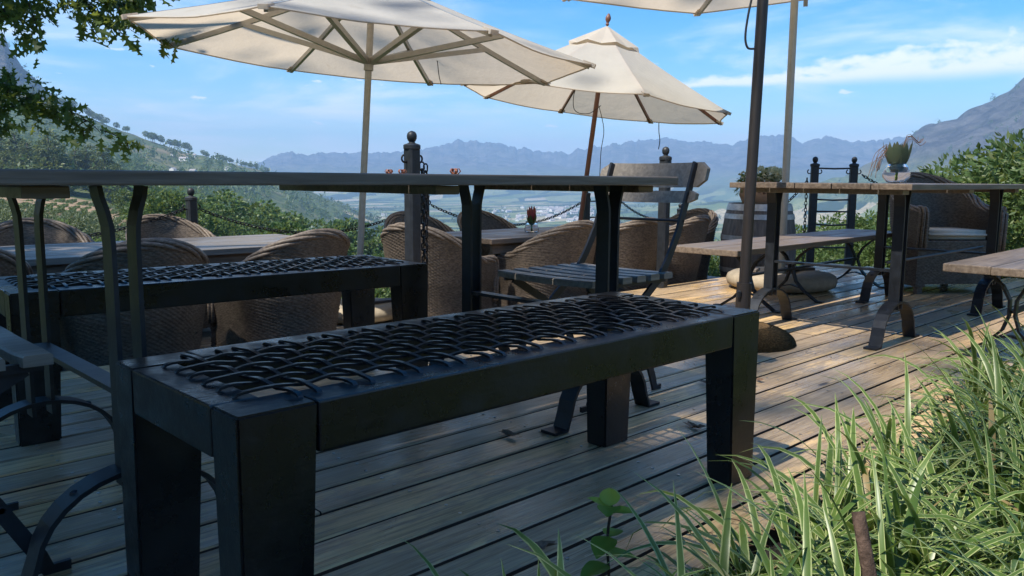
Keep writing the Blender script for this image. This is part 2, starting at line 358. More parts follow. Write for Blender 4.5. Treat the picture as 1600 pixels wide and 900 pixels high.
# ------------------------------------------------------------------ terrain: one sheet from under the deck to the mountains
AZ0 = [-60,-38,-32,-27,-21,-17,-13,-9,0,9,17,25,32,45,70]
ST = [(7,  [-.6,-.85,-.85,-.85,-.85,-.85,-.85,-.85,-.85,-.85,-.6,-.5,-.45,-.4,-.4]),
      (15, [-1,-1.2,-1.4,-1.5,-1.7,-1.8,-1.9,-2,-2,-2,-1.8,-1.5,-1.3,-1,-.6]),
      (30, [-1,-1.8,-2,-2.3,-3,-3.5,-3.8,-4,-4.3,-4.5,-4.2,-3.8,-3.5,-2.5,-1]),
      (60, [0,-2,-2.6,-3.5,-5.5,-7,-8,-8.5,-9,-9,-9,-8.5,-8,-5,0]),
      (120,[4,-2.2,-4,-6,-10,-13,-16,-18,-19,-19,-19,-18,-17,-10,4]),
      (250,[15,-2.5,-4.5,-7.5,-16,-24,-30,-34,-37,-37,-37,-36,-34,-15,15]),
      (350,[25,2,-1,-4,-15,-27,-38,-44,-48,-48,-48,-46,-42,-15,25]),
      (600,[60,18,9,1,-12,-32,-50,-60,-66,-66,-66,-64,-55,-10,60]),
      (900,[110,65,45,22,-2,-18,-48,-74,-84,-84,-84,-82,-70,10,110]),
      (1300,[(-60,185),(-37.3,151),(-34.5,133),(-31.5,118),(-29.6,106),(-28.3,96),(-27.3,85),(-25.9,70),(-24.8,62),(-23,48),(-21.15,36),(-19.2,24),(-17.2,13),(-15.2,-4),(-13,-30),(-9,-72),(0,-97),(17,-98),(25,-97),(32,-80),(45,30),(70,180)]),
      (1650,[300,240,160,88,5,-25,-62,-92,-100,-100,-100,-98,-60,90,300]),
      (2000,[(-60,560),(-39.6,538),(-34.2,508),(-32.2,465),(-31.1,437),(-30.9,387),(-30.4,351),(-29.8,309),(-29,269),(-27.9,200),(-26.6,130),(-21,-30),(-17,-80),(-13,-96),(0,-100),(17,-98),(22,-80),(25,-10),(28,70),(32,190),(45,380),(70,500)]),
      (2400,[(-60,500),(-38,470),(-32,380),(-27,90),(-21,-50),(-17,-90),(0,-100),(18.4,-60),(20.7,-15),(22.2,36),(23.7,87),(24.7,141),(25.4,180),(26.1,216),(27.1,236),(28,237),(28.8,276),(29.6,303),(30.5,342),(31.3,390),(33.7,443),(37,469),(50,500),(70,520)]),
      (3600,[400,380,250,20,-60,-90,-98,-98,-98,-98,-98,-40,180,400,450]),
      (4900,[350,300,150,40,-20,0,40,30,60,40,90,60,150,350,400]),
      (6100,[(-60,350),(-38,300),(-25,60),(-21.2,94),(-17.2,140),(-16.2,228),(-15.2,270),(-13.9,246),(-12.7,282),(-11.4,258),(-8.8,277),(-7.1,293),(-5.4,344),(-3.6,415),(-2.5,403),(-.95,378),(1.3,318),(3.9,280),(5,335),(6.3,356),(8,404),(9.1,424),(10.4,444),(11.9,410),(12.9,416),(14.8,369),(15.4,428),(16.2,466),(18,464),(19.2,385),(20.6,459),(22.1,374),(24,415),(25.4,437),(28.2,483),(31.5,501),(45,520),(70,480)]),
      (7200,[100]*15)]
def st_fun(row):
    if isinstance(row[0], tuple): a, z = [p[0] for p in row], [p[1] for p in row]
    else: a, z = AZ0, row
    a = [-180]+list(a)+[180]; e = (z[0]+z[-1])/2; z = [e]+list(z)+[e]
    return lambda az: np.interp(az, a, z)
RSC = {1650: .82, 2000: .667, 2400: .667, 3600: .69, 4900: .68, 6100: .678, 7200: .67}
ST = [(r, [((p[0], p[1]*RSC[r] if p[1] > 0 else p[1]) if isinstance(p, tuple) else (p*RSC[r] if p > 0 else p)) for p in row] if r in RSC else row) for r, row in ST]
STF = [(r, st_fun(row)) for r, row in ST]; LR = np.log([r for r, _ in STF])
def ground(az, r):
    az = (az+180) % 360-180
    return float(np.interp(math.log(max(r, 1.)), LR, [f(az) for _, f in STF]))
def gxy(x, y):                                       # metres right / ahead of the viewer
    return ground(math.degrees(math.atan2(x, y)), math.hypot(x, y))
def terrain():
    az = np.concatenate([np.arange(-180,-52,4), np.arange(-52,-37,.6), np.arange(-37,37,.1), np.arange(37,52,.6), np.arange(52,180,4)])
    rr = np.concatenate([[2.5,5,7,10,13], np.geomspace(16,1100,50), np.linspace(1150,1320,8), np.linspace(1370,2000,30), np.linspace(2025,2450,20), np.linspace(2500,4900,28), np.linspace(5000,6100,28), np.linspace(6200,7200,5)])
    Z = np.array([np.interp(np.log(rr), LR, [f(a) for _, f in STF]) for a in az])
    V = np.zeros((len(az), len(rr), 3)); rock = np.zeros(Z.shape); tan = np.zeros(Z.shape); fld = np.zeros(Z.shape)
    for i, a in enumerate(az):
        s, c = math.sin(R(a)), math.cos(R(a))
        for j, r in enumerate(rr):
            x, y = r*s, r*c; z = Z[i, j]
            if r > 25:
                am = min(.012*r, 9) if r < 1700 else (12 if r > 2900 else 18)
                if r > 4200 and z > -60: am = 30
                if r > 5950: am = 8
                if r < 1700 or z > -85:
                    sc_ = 1/max(60, min(420, r*.16))
                    z += am*(mnoise.fractal(Vector((x*sc_, y*sc_, 3.3)), .9, 2.1, 5))
                    if 1750 < r < 2900 and z > -40: z += 26*(abs(mnoise.noise(Vector((x/95, y/95, z/70))))-.25)
                    if r > 3400 and z > -60:
                        if r > 5000: z += min(1, (r-5000)/900)*(20*mnoise.noise(Vector((a*1.7, 3, 3)))+13*mnoise.noise(Vector((a*4.6, 7, 1)))+6*mnoise.noise(Vector((a*11., 2, 5))))
                        k_ = 1. if r < 5700 else max(.15, (6100-r)/400)
                        z += k_*(95*(.22-abs(mnoise.noise(Vector((x/620, y/620, 1)))))+45*(.2-abs(mnoise.noise(Vector((x/230, y/230, 9))))))
            p = RGT*x+FWD*y; V[i, j] = (p.x, p.y, z)
            if r > 1600: rock[i, j] = max(0, min(1, (z-10)/75))
            if r > 1000 and z < -45: fld[i, j] = 1
            if 120 < r < 290 and a < -24.6 and a > -60: tan[i, j] = min(1, (-24.6-a)/1.0, (r-120)/15, (290-r)/15)
            if 700 < r < 1250 and -24 < a < -19.5: tan[i, j] = max(0, mnoise.noise(Vector((x/60, y/60, 0)))*1.3-.1)
    na, nr = Z.shape; I = np.arange(na*nr).reshape(na, nr); J = np.roll(I, -1, axis=0)
    F = np.stack([I[:, :-1], J[:, :-1], J[:, 1:], I[:, 1:]], -1).reshape(-1, 4)[:, ::-1]
    me = npmesh('terrain', V.reshape(-1, 3), F, M['terrain'], smooth=True)
    for nm, A in (('rock', rock), ('tan', tan), ('field', fld)):
        at = me.attributes.new(nm, 'FLOAT', 'POINT'); at.data.foreach_set('value', A.ravel().astype(np.float32))
    o = link('ground', me, None); o['kind'] = 'structure'; o['label'] = 'hillside falling to a farmed valley ringed by hazy mountains'
terrain()

# ------------------------------------------------------------------ decks and garden bed
def planks(root, x0, x1, y0, y1, z, mat, pitch, gap, seed, seg=3.6, clip=None):
    rd = random.Random(seed); y = y0
    while y+pitch-gap <= y1+1e-6:
        x = x0+rd.uniform(-seg, 0)
        while x < x1:
            e = min(x+seg*rd.uniform(.8, 1.25), x1); a = max(x, x0)
            if e-a > .15:
                w_ = pitch-gap; l = e-a-.004; dz = rd.uniform(-.0015, .0015); c = .004
                mb = MB()
                vs = []
                for sx in (-l/2, l/2):
                    vs += [(sx,-w_/2+.001,-.05),(sx,w_/2-.001,-.05),(sx,w_/2,-c),(sx,w_/2-c,0),(sx,-w_/2+c,0),(sx,-w_/2,-c)]
                fs = [(0,1,2,3,4,5),(11,10,9,8,7,6)]+[(k,k+6,(k+1)%6+6,(k+1)%6) for k in range(6)]
                mb.add(vs, fs)
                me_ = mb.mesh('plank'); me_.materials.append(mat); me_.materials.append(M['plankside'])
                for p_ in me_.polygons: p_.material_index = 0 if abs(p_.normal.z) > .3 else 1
                o = link('plank', me_, None, root); o.location = ((a+e)/2, y+w_/2, z+dz); o.rotation_euler = (rd.uniform(-.006,.006), 0, rd.uniform(-.0008,.0008))
            x = e
        y += pitch
deck = bpy.data.objects.new('deck', None); C.objects.link(deck); deck['kind'] = 'structure'; deck['label'] = 'weathered timber deck with worn stain and dark gaps'
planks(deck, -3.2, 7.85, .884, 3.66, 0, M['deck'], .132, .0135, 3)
MB().box(-3.2, 7.86, 3.664, 3.69, -.40, -.006).build('fascia', M['deck'], deck)
mb = MB()
for x in np.arange(-3, 7.8, .6): mb.box(x, x+.05, .9, 3.65, -.25, -.056)
mb.build('joist', M['barrel'], deck)
mb = MB(); rd = random.Random(9)
for x in np.arange(-3, 7.8, .6):
    for k in range(21):
        for d in (.03, .088):
            if rd.random() < .85: mb.lathe([(.0045,-.003),(.0045,.0022),(.002,.0016)], 8, (x+.025+rd.uniform(-.012,.012), .884+k*.132+d+rd.uniform(-.006,.006), .0006))
so_ = mb.build('deck_screws', M['screw'], deck); so_['kind'] = 'stuff'
low = bpy.data.objects.new('lower_deck', None); C.objects.link(low); low['kind'] = 'structure'; low['label'] = 'lower timber terrace of pale boards'
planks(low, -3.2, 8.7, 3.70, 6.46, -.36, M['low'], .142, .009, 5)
MB().box(-3.2, 8.7, 3.72, 6.45, -.66, -.415).build('joist', M['barrel'], low)
def bed():
    xs = np.concatenate([np.arange(-4,9.6,.12)]); ys = np.arange(-3.4, .89, .12); ys[-1] = .878
    V = []; 
    for x in xs:
        for y in ys:
            z = -.075+.03*mnoise.noise(Vector((x*2, y*2, 0)))+.02*mnoise.noise(Vector((x*9, y*9, 0)))
            if y < -1: z -= .0
            V.append((x, y, z))
    nx, ny = len(xs), len(ys); I = np.arange(nx*ny).reshape(nx, ny)
    F = np.stack([I[:-1,:-1], I[1:,:-1], I[1:,1:], I[:-1,1:]], -1).reshape(-1, 4)
    o = link('garden_bed', npmesh('garden_bed', np.array(V), F, M['soil'], smooth=True), None); tag(o, 'dark mulched soil beside the deck', kind='structure')
bed()
def mound():     # soil shoulder beyond the far end of the deck
    xs = np.arange(7.3, 14, .25); ys = np.arange(-3.4, 9.6, .25); V = []
    for x in xs:
        for y in ys:
            e = max(0, x-7.9)
            z = -.12-.09*e-.02*e*e+.05*mnoise.noise(Vector((x*1.5, y*1.5, 2)))
            if x < 7.86 or y > 3.7: z = min(z, -.12-.35*max(0, y-3.7)-(.2 if x < 7.86 else 0))
            if y > 3.6 and x < 8.9: z = min(z, -.5)
            V.append((x, y, z))
    nx, ny = len(xs), len(ys); I = np.arange(nx*ny).reshape(nx, ny)
    F = np.stack([I[:-1,:-1], I[1:,:-1], I[1:,1:], I[:-1,1:]], -1).reshape(-1, 4)
    o = link('soil_bank', npmesh('soil_bank', np.array(V), F, M['soil'], smooth=True), None); tag(o, 'planted soil bank at the end of the deck', kind='structure')
mound()

# ------------------------------------------------------------------ leather-thong benches
def thong_bench():
    t = thing('thong_bench', 'black bench with woven leather thong seat beside the garden bed', 'bench', group='black benches with woven leather seats')
    L_, W_, H_, rw, rh, lg, ln = 1.46, .50, .46, .080, .082, .132, .088
    for s in (-1, 1):
        y0, y1 = sorted((s*W_/2, s*(W_/2-rw)))
        MB().box(-L_/2+lg+.0005, L_/2-lg-.0005, y0, y1, H_-rh, H_+.0006, .004).build('long_rail', M['black'], t)
        x0, x1 = sorted((s*L_/2, s*(L_/2-rw)))
        MB().box(x0, x1, -W_/2+ln+.0005, W_/2-ln-.0005, H_-rh, H_-.0008, .004).build('end_rail', M['black'], t)
    for sx in (-1, 1):
        for sy in (-1, 1):
            x0, x1 = sorted((sx*L_/2, sx*(L_/2-lg))); y0, y1 = sorted((sy*W_/2, sy*(W_/2-ln)))
            bm = bmesh.new(); bmesh.ops.create_cube(bm, size=1)
            for v in bm.verts:
                k = .84 if v.co.z < 0 else 1.
                cx, cy = sx*L_/2, sy*W_/2
                px_ = (x0+x1)/2+v.co.x*(x1-x0); py_ = (y0+y1)/2+v.co.y*(y1-y0)
                v.co = Vector((cx+(px_-cx)*k, cy+(py_-cy)*k, H_/2+v.co.z*H_))
            bmesh.ops.bevel(bm, geom=bm.edges[:], offset=.004, segments=2, affect='EDGES')
            mb = MB(); mb.frombm(bm); mb.build('leg', M['black'], t)
    rd = random.Random(4); r = .0050; ix, iy = L_/2-.088, W_/2-.088
    ny, nx = 6, 25
    ys = [-iy+.022+(2*iy-.044)*k/(ny-1) for k in range(ny)]; xs = [-ix+.03+(2*ix-.06)*k/(nx-1) for k in range(nx)]
    A = .0030
    for j, y in enumerate(ys):
        pts = [(-ix-.042, y, H_-.006), (-ix-.036, y, H_+.003), (-ix-.010, y, H_+.0055)]
        for i, x in enumerate(xs):
            up = 1 if (i+j) % 2 == 0 else -1
            pts.append((x+rd.uniform(-.003,.003), y+rd.uniform(-.003,.003), H_+.004+A*up))
            if i < nx-1: pts.append(((x+xs[i+1])/2, y+rd.uniform(-.003,.003), H_+.004))
        pts += [(ix+.010, y, H_+.0055), (ix+.036, y, H_+.003), (ix+.042, y, H_-.006)]
        MB().strap(smooth_path(pts), (0,1,0), .0092, .0044).build('long_thong', M['leather'], t, 50)
    for i, x in enumerate(xs):
        sl = .008*(1 if i % 2 else -1)
        pts = [(x-sl, -iy-.046, H_-.006), (x-sl, -iy-.040, H_+.003), (x-sl*.8, -iy-.012, H_+.0055)]
        for j, y in enumerate(ys):
            up = -1 if (i+j) % 2 == 0 else 1
            pts.append((x+sl*y/iy*.8+rd.uniform(-.002,.002), y, H_+.004+A*up))
            if j < ny-1: pts.append((x+sl*(y+.025)/iy*.8, (y+ys[j+1])/2, H_+.004))
        pts += [(x+sl*.8, iy+.012, H_+.0055), (x+sl, iy+.040, H_+.003), (x+sl, iy+.046, H_-.006)]
        MB().strap(smooth_path(pts), (1,0,0), .0092, .0044).build('cross_thong', M['leather'], t, 50)
    return t
def smooth_path(P, k=2):
    P = [Vector(p) for p in P]; out = []
    for i in range(len(P)-1):
        a, b, c, d = P[max(i-1, 0)], P[i], P[i+1], P[min(i+2, len(P)-1)]
        for q in range(k):
            s = q/k; out.append(.5*((2*b)+(c-a)*s+(2*a-5*b+4*c-d)*s*s+(3*b-a-3*c+d)*s**3))
    out.append(P[-1]); return out
b1 = thong_bench(); b1.location = (1.235, 1.335, 0)
b2 = dup(b1, (1.33, 2.90, 0), R(-4), 'black bench with woven leather thong seat between long table and wicker chairs')

# ------------------------------------------------------------------ trestle tables, plank benches, folding chairs
def trestle_leg(t, x, y, H_):
    mb = MB()
    for s in (-1, 1):
        mb.strap([(x+s*.043,y,H_),(x+s*.040,y,H_-.02),(x+s*.031,y,H_-.05),(x+s*.025,y,H_-.08),(x+s*.0235,y,H_-.12),(x+s*.0235,y,.17)], (0,1,0), .052, .0095)
    o = mb.build('leg', M['iron'], t)
    arc = [(x+.200*math.cos(a), y, .205*math.sin(a)**.8 if math.sin(a) > 0 else 0) for a in np.linspace(0, math.pi, 17)]
    arc = [(x+.275, y, .006), (x+.215, y, .006)]+arc[1:-1]+[(x-.215, y, .006), (x-.275, y, .006)]
    MB().strap(arc, (0,1,0), .062, .010).build('foot', M['iron'], o)
    for a in (55, 125):
        MB().lathe([(.010,0),(.009,.006),(.004,.009)], 8, (x+.2*math.cos(R(a)), y, .2*math.sin(R(a))**.8+.004)).build('rivet', M['iron'], o)
def trestle_table(label, loc, H_, lx, seed):
    t = thing('trestle_table', label, 'table', loc, 0, 'iron-legged trestle tables')
    rd = random.Random(seed); n = 5; wd = .95/n; th = .029
    for k in range(n):
        e0, e1 = rd.uniform(-.012,.012), rd.uniform(-.012,.012)
        o = MB().box(-1.0+e0, 1.0+e1, -.475+k*wd+.0015, -.475+(k+1)*wd-.0015, H_-th+rd.uniform(-.001,.001), H_+rd.uniform(-.001,.001), .004).build('top_plank', M['table'], t)
    for x in (-.86, .08, .93):
        MB().box(x-.04, x+.04, -.40, .42, H_-th-.024, H_-th-.001, .003).build('cleat', M['slat'] if x < .5 else M['table'], t)
    for x in lx:
        for s in (-1, 1): trestle_leg(t, x, s*.34, H_-th-.0015)
        MB().strap([(x,-.315,.36),(x,.315,.36)], (0,0,1), .012, .044).build('cross_brace', M['iron'], t)
    MB().tube([(lx[0],-.29,.40),(lx[1],-.29,.40)], .008, 8).build('tie_rod', M['iron'], t)
    return t
trestle_table('long plank table on arched iron legs beside the woven benches', (1.29, 2.06, 0), .812, (-.715, .81), 1)
trestle_table('plank table on arched iron legs holding the large bract flower vase', (4.93, 1.92, 0), .792, (-.74, .74), 2)
def plank_bench(label, loc, rz, L_, W_, H_, legs):
    t = thing('plank_bench', label, 'bench', loc, rz, 'low plank benches with forged iron legs')
    for k in range(2):
        MB().box(-L_/2+.01*k, L_/2-.013*k, -W_/2+k*W_/2+.0015, -W_/2+(k+1)*W_/2-.0015, H_-.034, H_+.001*k, .004).build('seat_plank', M['table'], t)
    for x in legs:
        mb = MB()
        for s in (-1, 1):
            mb.strap([(x,s*.15,H_-.036),(x,s*.10,H_-.07),(x,s*.045,H_-.12),(x,s*.014,H_-.18),(x,s*.012,.20),(x,s*.035,.13),(x,s*.09,.07),(x,s*.15,.03),(x,s*.185,.006),(x,s*.23,.005)], (1,0,0), .038, .010)
        o = mb.build('leg', M['iron'], t)
        MB().strap([(x,-.07,.088),(x,0,.105),(x,.07,.088)], (1,0,0), .03, .008).build('leg_tie', M['iron'], o)
    MB().strap([(legs[0],0,.215),(legs[-1],0,.215)], (0,1,0), .035, .012).build('stretcher', M['iron'], t)
    return t
plank_bench('low plank bench on forged iron legs next to the canvas umbrella weight', (5.36, 2.66, 0), R(2.0), 2.66, .46, .415, (-.76, -.16, .95))
plank_bench('low plank bench with iron legs half hidden by striped grass', (5.05, 1.08, 0), R(1), 2.5, .38, .45, (-.85, .85))

def folding_chair(label, loc, rz):
    t = thing('folding_chair', label, 'chair', loc, rz, 'folding slatted chairs at the long table')
    for k in range(6):
        x = -.205+.41*k/5
        mb = MB(); vs = []
        for y in np.linspace(-.235, .235, 7):
            dz = -.004*(1-(y/.235)**2)
            e = .85 if abs(y) > .23 else 1
            for a, b in ((-.031*e,-.011),(.031*e,-.011),(.031*e,.008),(.026*e,.012),(-.026*e,.012),(-.031*e,.008)): vs.append((x+a, y, .446+b+dz))
        fs = [tuple(range(6)), tuple(36+i for i in range(6))[::-1]]
        for i in range(6):
            for q in range(6): fs.append((i*6+q, i*6+6+q, i*6+6+(q+1)%6, i*6+(q+1)%6))
        mb.add(vs, fs).build('seat_slat', M['slat'], t)
    for s in (-1, 1):
        y = s*.205
        o = MB().strap([(.245,y,.004),(.205,y,.006),(.19,y,.04),(.12,y,.17),(-.06,y,.34),(-.19,y,.435),(-.24,y,.50),(-.30,y,.60),(-.38,y,.80),(-.405,y,.868)], (0,1,0), .010, .030).build('back_post', M['iron'], t)
        o = MB().strap([(-.235,y-s*.014,.004),(-.20,y-s*.014,.006),(-.185,y-s*.014,.05),(-.12,y-s*.014,.20),(.02,y-s*.014,.33),(.19,y-s*.014,.425)], (0,1,0), .010, .030).build('leg', M['iron'], t)
        MB().strap([(-.22,y,.43),(.22,y,.43)], (0,1,0), .014, .018).build('seat_rail', M['iron'], t)
    MB().tube([(.13,-.21,.155),(.13,.21,.155)], .006, 8).build('leg_rod', M['iron'], t)
    MB().tube([(-.325,-.21,.645),(-.325,.21,.645)], .006, 8).build('back_rod', M['iron'], t)
    for z0, z1, x, hw in ((.775,.872,-.385,.262), (.715,.762,-.352,.245)):
        vs = []
        for q in np.linspace(-1, 1, 15):
            y = q*hw; bow = -.022*(1-q*q); r_ = 1-max(0, (abs(q)-.86)/.14)**2*.55
            zm = (z0+z1)/2-.004*(1-q*q); hh = (z1-z0)/2*r_
            for a, b in ((-.011,-1),(.011,-1),(.011,1),(-.011,1)): vs.append((x+bow+a-(zm+b*hh-z0)*.35, y, zm+b*hh))
        fs = [(0,1,2,3), (59,58,57,56)]
        for i in range(14):
            for k in range(4): fs.append((i*4+k, i*4+4+k, i*4+4+(k+1)%4, i*4+(k+1)%4))
        MB().add(vs, fs).build('back_slat', M['slat'], t)
    return t
folding_chair('folding chair with curved grey slat back at the table end', (2.335, 2.02, 0), math.pi)
folding_chair('folding chair with pale worn seat slats tucked under the long table', (.215, 1.985, 0), 0)

# ------------------------------------------------------------------ wicker armchairs
def weave(P, flip=1, a=.0032, b=.0052):
    """P (rows, cols, 3) surface sampled two per strand / stake -> woven relief"""
    du = np.gradient(P, axis=1); dv = np.gradient(P, axis=0); n = np.cross(du, dv); n /= np.linalg.norm(n, axis=2, keepdims=True)+1e-9
    i = np.arange(P.shape[0])[:, None]; j = np.arange(P.shape[1])[None, :]
    d = np.where(i % 2 == 1, a, -a)+b*np.where(i % 2 == 1, np.cos(math.pi*(j/2+(i//2))), 0)
    return P+n*(d[..., None]*flip)
def grid_faces(nr, nc, flip=False):
    I = np.arange(nr*nc).reshape(nr, nc); F = np.stack([I[:-1,:-1], I[:-1,1:], I[1:,1:], I[1:,:-1]], -1).reshape(-1, 4)
    return F[:, ::-1] if flip else F
def plan(s):                # s 0..1 round the U, from one arm front to the other
    a, b, st = .30, .335, .30
    arc = math.pi*((a+b)/2); tot = 2*st+arc; q = s*tot
    if q < st: return np.array((.28-q, -b))
    if q > st+arc: return np.array((-.02+(q-st-arc), b))
    t_ = (q-st)/arc*math.pi-math.pi/2
    return np.array((-.02-a*math.cos(t_), b*math.sin(t_)))
def sst(x): x = min(1, max(0, x)); return x*x*(3-2*x)
def rimh(q): return .63+.255*(1-sst(q/.82))
def wicker_chair(label, loc, rz, cushion):
    t = thing('wicker_armchair', label, 'armchair', loc, rz, 'wicker tub armchairs'); t.scale = (.93,.92,.96)
    NC, NR = 181, 145; S = np.linspace(0, 1, NC); pl = np.array([plan(s) for s in S])
    tg = np.gradient(pl, axis=0); nn = np.stack([-tg[:,1], tg[:,0]], 1); nn /= np.linalg.norm(nn, axis=1, keepdims=True)
    out = -nn if (nn[NC//2] @ np.array((1,0))) > 0 else nn
    hh = np.array([rimh(abs(2*s-1)) for s in S])
    def surf(inset, z0):
        P = np.zeros((NR, NC, 3))
        for i in range(NR):
            k = i/(NR-1); z = z0+(hh-z0)*k
            back = np.clip((-.0-pl[:,0])/.3, 0, 1)
            fl = (z/.88)**2*(.035+.075*back)-.02*np.sin(math.pi*np.clip(z/.5, 0, 1))-inset
            P[i, :, :2] = pl+out*fl[:, None]; P[i, :, 2] = z
        return P
    Po = surf(0, .055); Pi = surf(.055, .34)
    V1 = weave(Po, 1 if np.cross(Po[5,91]-Po[5,90], Po[6,90]-Po[5,90])[:2] @ out[90] > 0 else -1).reshape(-1,3)
    V2 = weave(Pi[:73], -1).reshape(-1,3) if False else weave(Pi, 1).reshape(-1,3)
    me = npmesh('shell', np.vstack([V1, V2]), np.vstack([grid_faces(NR, NC), grid_faces(NR, NC, True)+len(V1)]), M['wicker'], smooth=True)
    link('shell', me, None, t)
    rim = (Po[-1]+Pi[-1])/2; rim = np.vstack([[rim[0]+(0,0,-.30)], [rim[0]+(.006,0,-.15)], [rim[0]+(.010,0,-.035)], rim[1:-1], [rim[-1]+(.010,0,-.035)], [rim[-1]+(.006,0,-.15)], [rim[-1]+(0,0,-.30)]])
    rp = [Vector(p) for p in rim]; mb = MB()
    nx_ = 260; idx = np.linspace(0, len(rp)-1, nx_); base = [rp[int(f)].lerp(rp[min(int(f)+1, len(rp)-1)], f-int(f)) for f in idx]
    for k in range(6):
        pts = []
        for q, p in enumerate(base):
            d = (base[min(q+1, nx_-1)]-base[max(q-1, 0)]).normalized(); e1 = d.cross(Vector((0,0,1))); e1 = e1.normalized() if e1.length > .2 else Vector((0,1,0)); e2 = d.cross(e1)
            th = 2*math.pi*(k/6+q/110); pts.append(p+e1*(.030*math.cos(th))+e2*(.021*math.sin(th)))
        mb.tube(pts, .0125, 6)
    mb.build('rim_braid', M['wicker'], t, True)
    # front skirt and arm fronts
    def flat(x, y0, y1, z0, z1, rows, cols):
        P = np.zeros((rows, cols, 3))
        for i in range(rows):
            for j in range(cols): P[i, j] = (x, y0+(y1-y0)*j/(cols-1), z0+(z1-z0)*i/(rows-1))
        return weave(P, 1)
    Pf = flat(.262, -.285, .285, .075, .40, 59, 65); Vf = Pf.reshape(-1,3); Ff = grid_faces(59, 65)
    link('front_skirt', npmesh('front_skirt', Vf, Ff, M['wicker'], smooth=True), None, t)
    for s in (-1, 1):
        a, b = sorted((s*.272, s*.352))
        Pa = flat(.285, a, b, .055, .62, 89, 9)
        link('arm_front', npmesh('arm_front', Pa.reshape(-1,3), grid_faces(89, 9), M['wicker'], smooth=True), None, t)
    Ps = np.zeros((61, 61, 3))
    for i in range(61):
        for j in range(61):
            y = -.26+.52*i/60; x = -.235+.495*j/60; Ps[i, j] = (x, y, .40)
    link('seat', npmesh('seat', weave(Ps, -1).reshape(-1,3), grid_faces(61, 61, True), M['wicker'], smooth=True), None, t)
    if cushion:
        bm = bmesh.new(); bmesh.ops.create_cube(bm, size=1)
        for v in bm.verts: v.co = Vector((.005+v.co.x*.50, v.co.y*.53, .443+v.co.z*.068))
        bmesh.ops.bevel(bm, geom=bm.edges[:], offset=.028, segments=4, affect='EDGES')
        MB().frombm(bm).build('seat_cushion', M['cushion'], t, True)
    for sx, sy in ((.235,.30),(.235,-.30),(-.22,.22),(-.22,-.22)):
        MB().box(sx-.024, sx+.024, sy-.024, sy+.024, 0, .085, .006).build('foot', M['wicker'], t)
    return t
UP = 0.; DN = -.358
w0 = wicker_chair('wicker tub armchair with cream seat cushion on the upper deck beside shrubs', (6.53, 2.18, UP), math.atan2(-.78, -.62), True)
LT = 'wicker tub armchair on the lower terrace '
w1 = wicker_chair(LT+'backing the woven bench near trestle legs', (1.46, 4.24, DN), R(84), False)
spots = [((2.36,4.38), 97, LT+'with its domed back beside the grey umbrella pole'),
         ((.68,4.36), 90, LT+'half hidden behind the end of the woven bench'),
         ((1.50,5.90), -92, LT+'facing the bench across the pale table, vineyard behind'),
         ((2.42,5.98), -84, LT+'in front of the ball-topped chain post'),
         ((3.52,4.38), 20, LT+'at the table end beside the hanging chain'),
         ((4.34,4.14), 88, LT+'tucked in beside the small red flower vase'),
         ((5.10,4.12), 82, LT+'behind the folding slatted chair'),
         ((5.78,4.15), 98, LT+'nearest the oak barrel'),
         ((4.28,5.42), -93, LT+'across the small table behind the hanging chain'),
         ((5.12,5.46), -88, LT+'across the small table below the teak umbrella'),
         ((6.86,4.72), 176, LT+'at the table end towards the valley')]
for (x, y), a, lab in spots: dup(w1, (x, y, DN), R(a), lab)

def dining_table(label, x0, x1, y0, y1, seed):
    t = thing('dining_table', label, 'table', ((x0+x1)/2, (y0+y1)/2, DN-.002), 0, 'pale dining tables on the lower terrace')
    l, w_, H_ = x1-x0, y1-y0, .74; n = 6
    for k in range(n):
        MB().box(-l/2, l/2, -w_/2+w_*k/n+.002, -w_/2+w_*(k+1)/n-.002, H_-.035, H_+.0008*(k % 2), .003).build('top_board', M['slat'] if seed == 1 else M['table'], t)
    for s in (-1, 1):
        MB().box(-l/2+.06, l/2-.06, s*(w_/2-.07)-.012, s*(w_/2-.07)+.012, H_-.11, H_-.036).build('apron', M['table'], t)
        for q in (-1, 1):
            MB().tube([(q*(l/2-.12), s*(w_/2-.11), H_-.036), (q*(l/2-.12), s*(w_/2-.11), 0)], .028, 10).build('leg', M['iron'], t, 40)
dining_table('pale plank dining table between wicker chairs near the vineyard view', .93, 3.0, 4.66, 5.66, 1)
dining_table('plank dining table with small red flower vase between wicker chairs', 3.88, 6.45, 4.22, 5.06, 2)

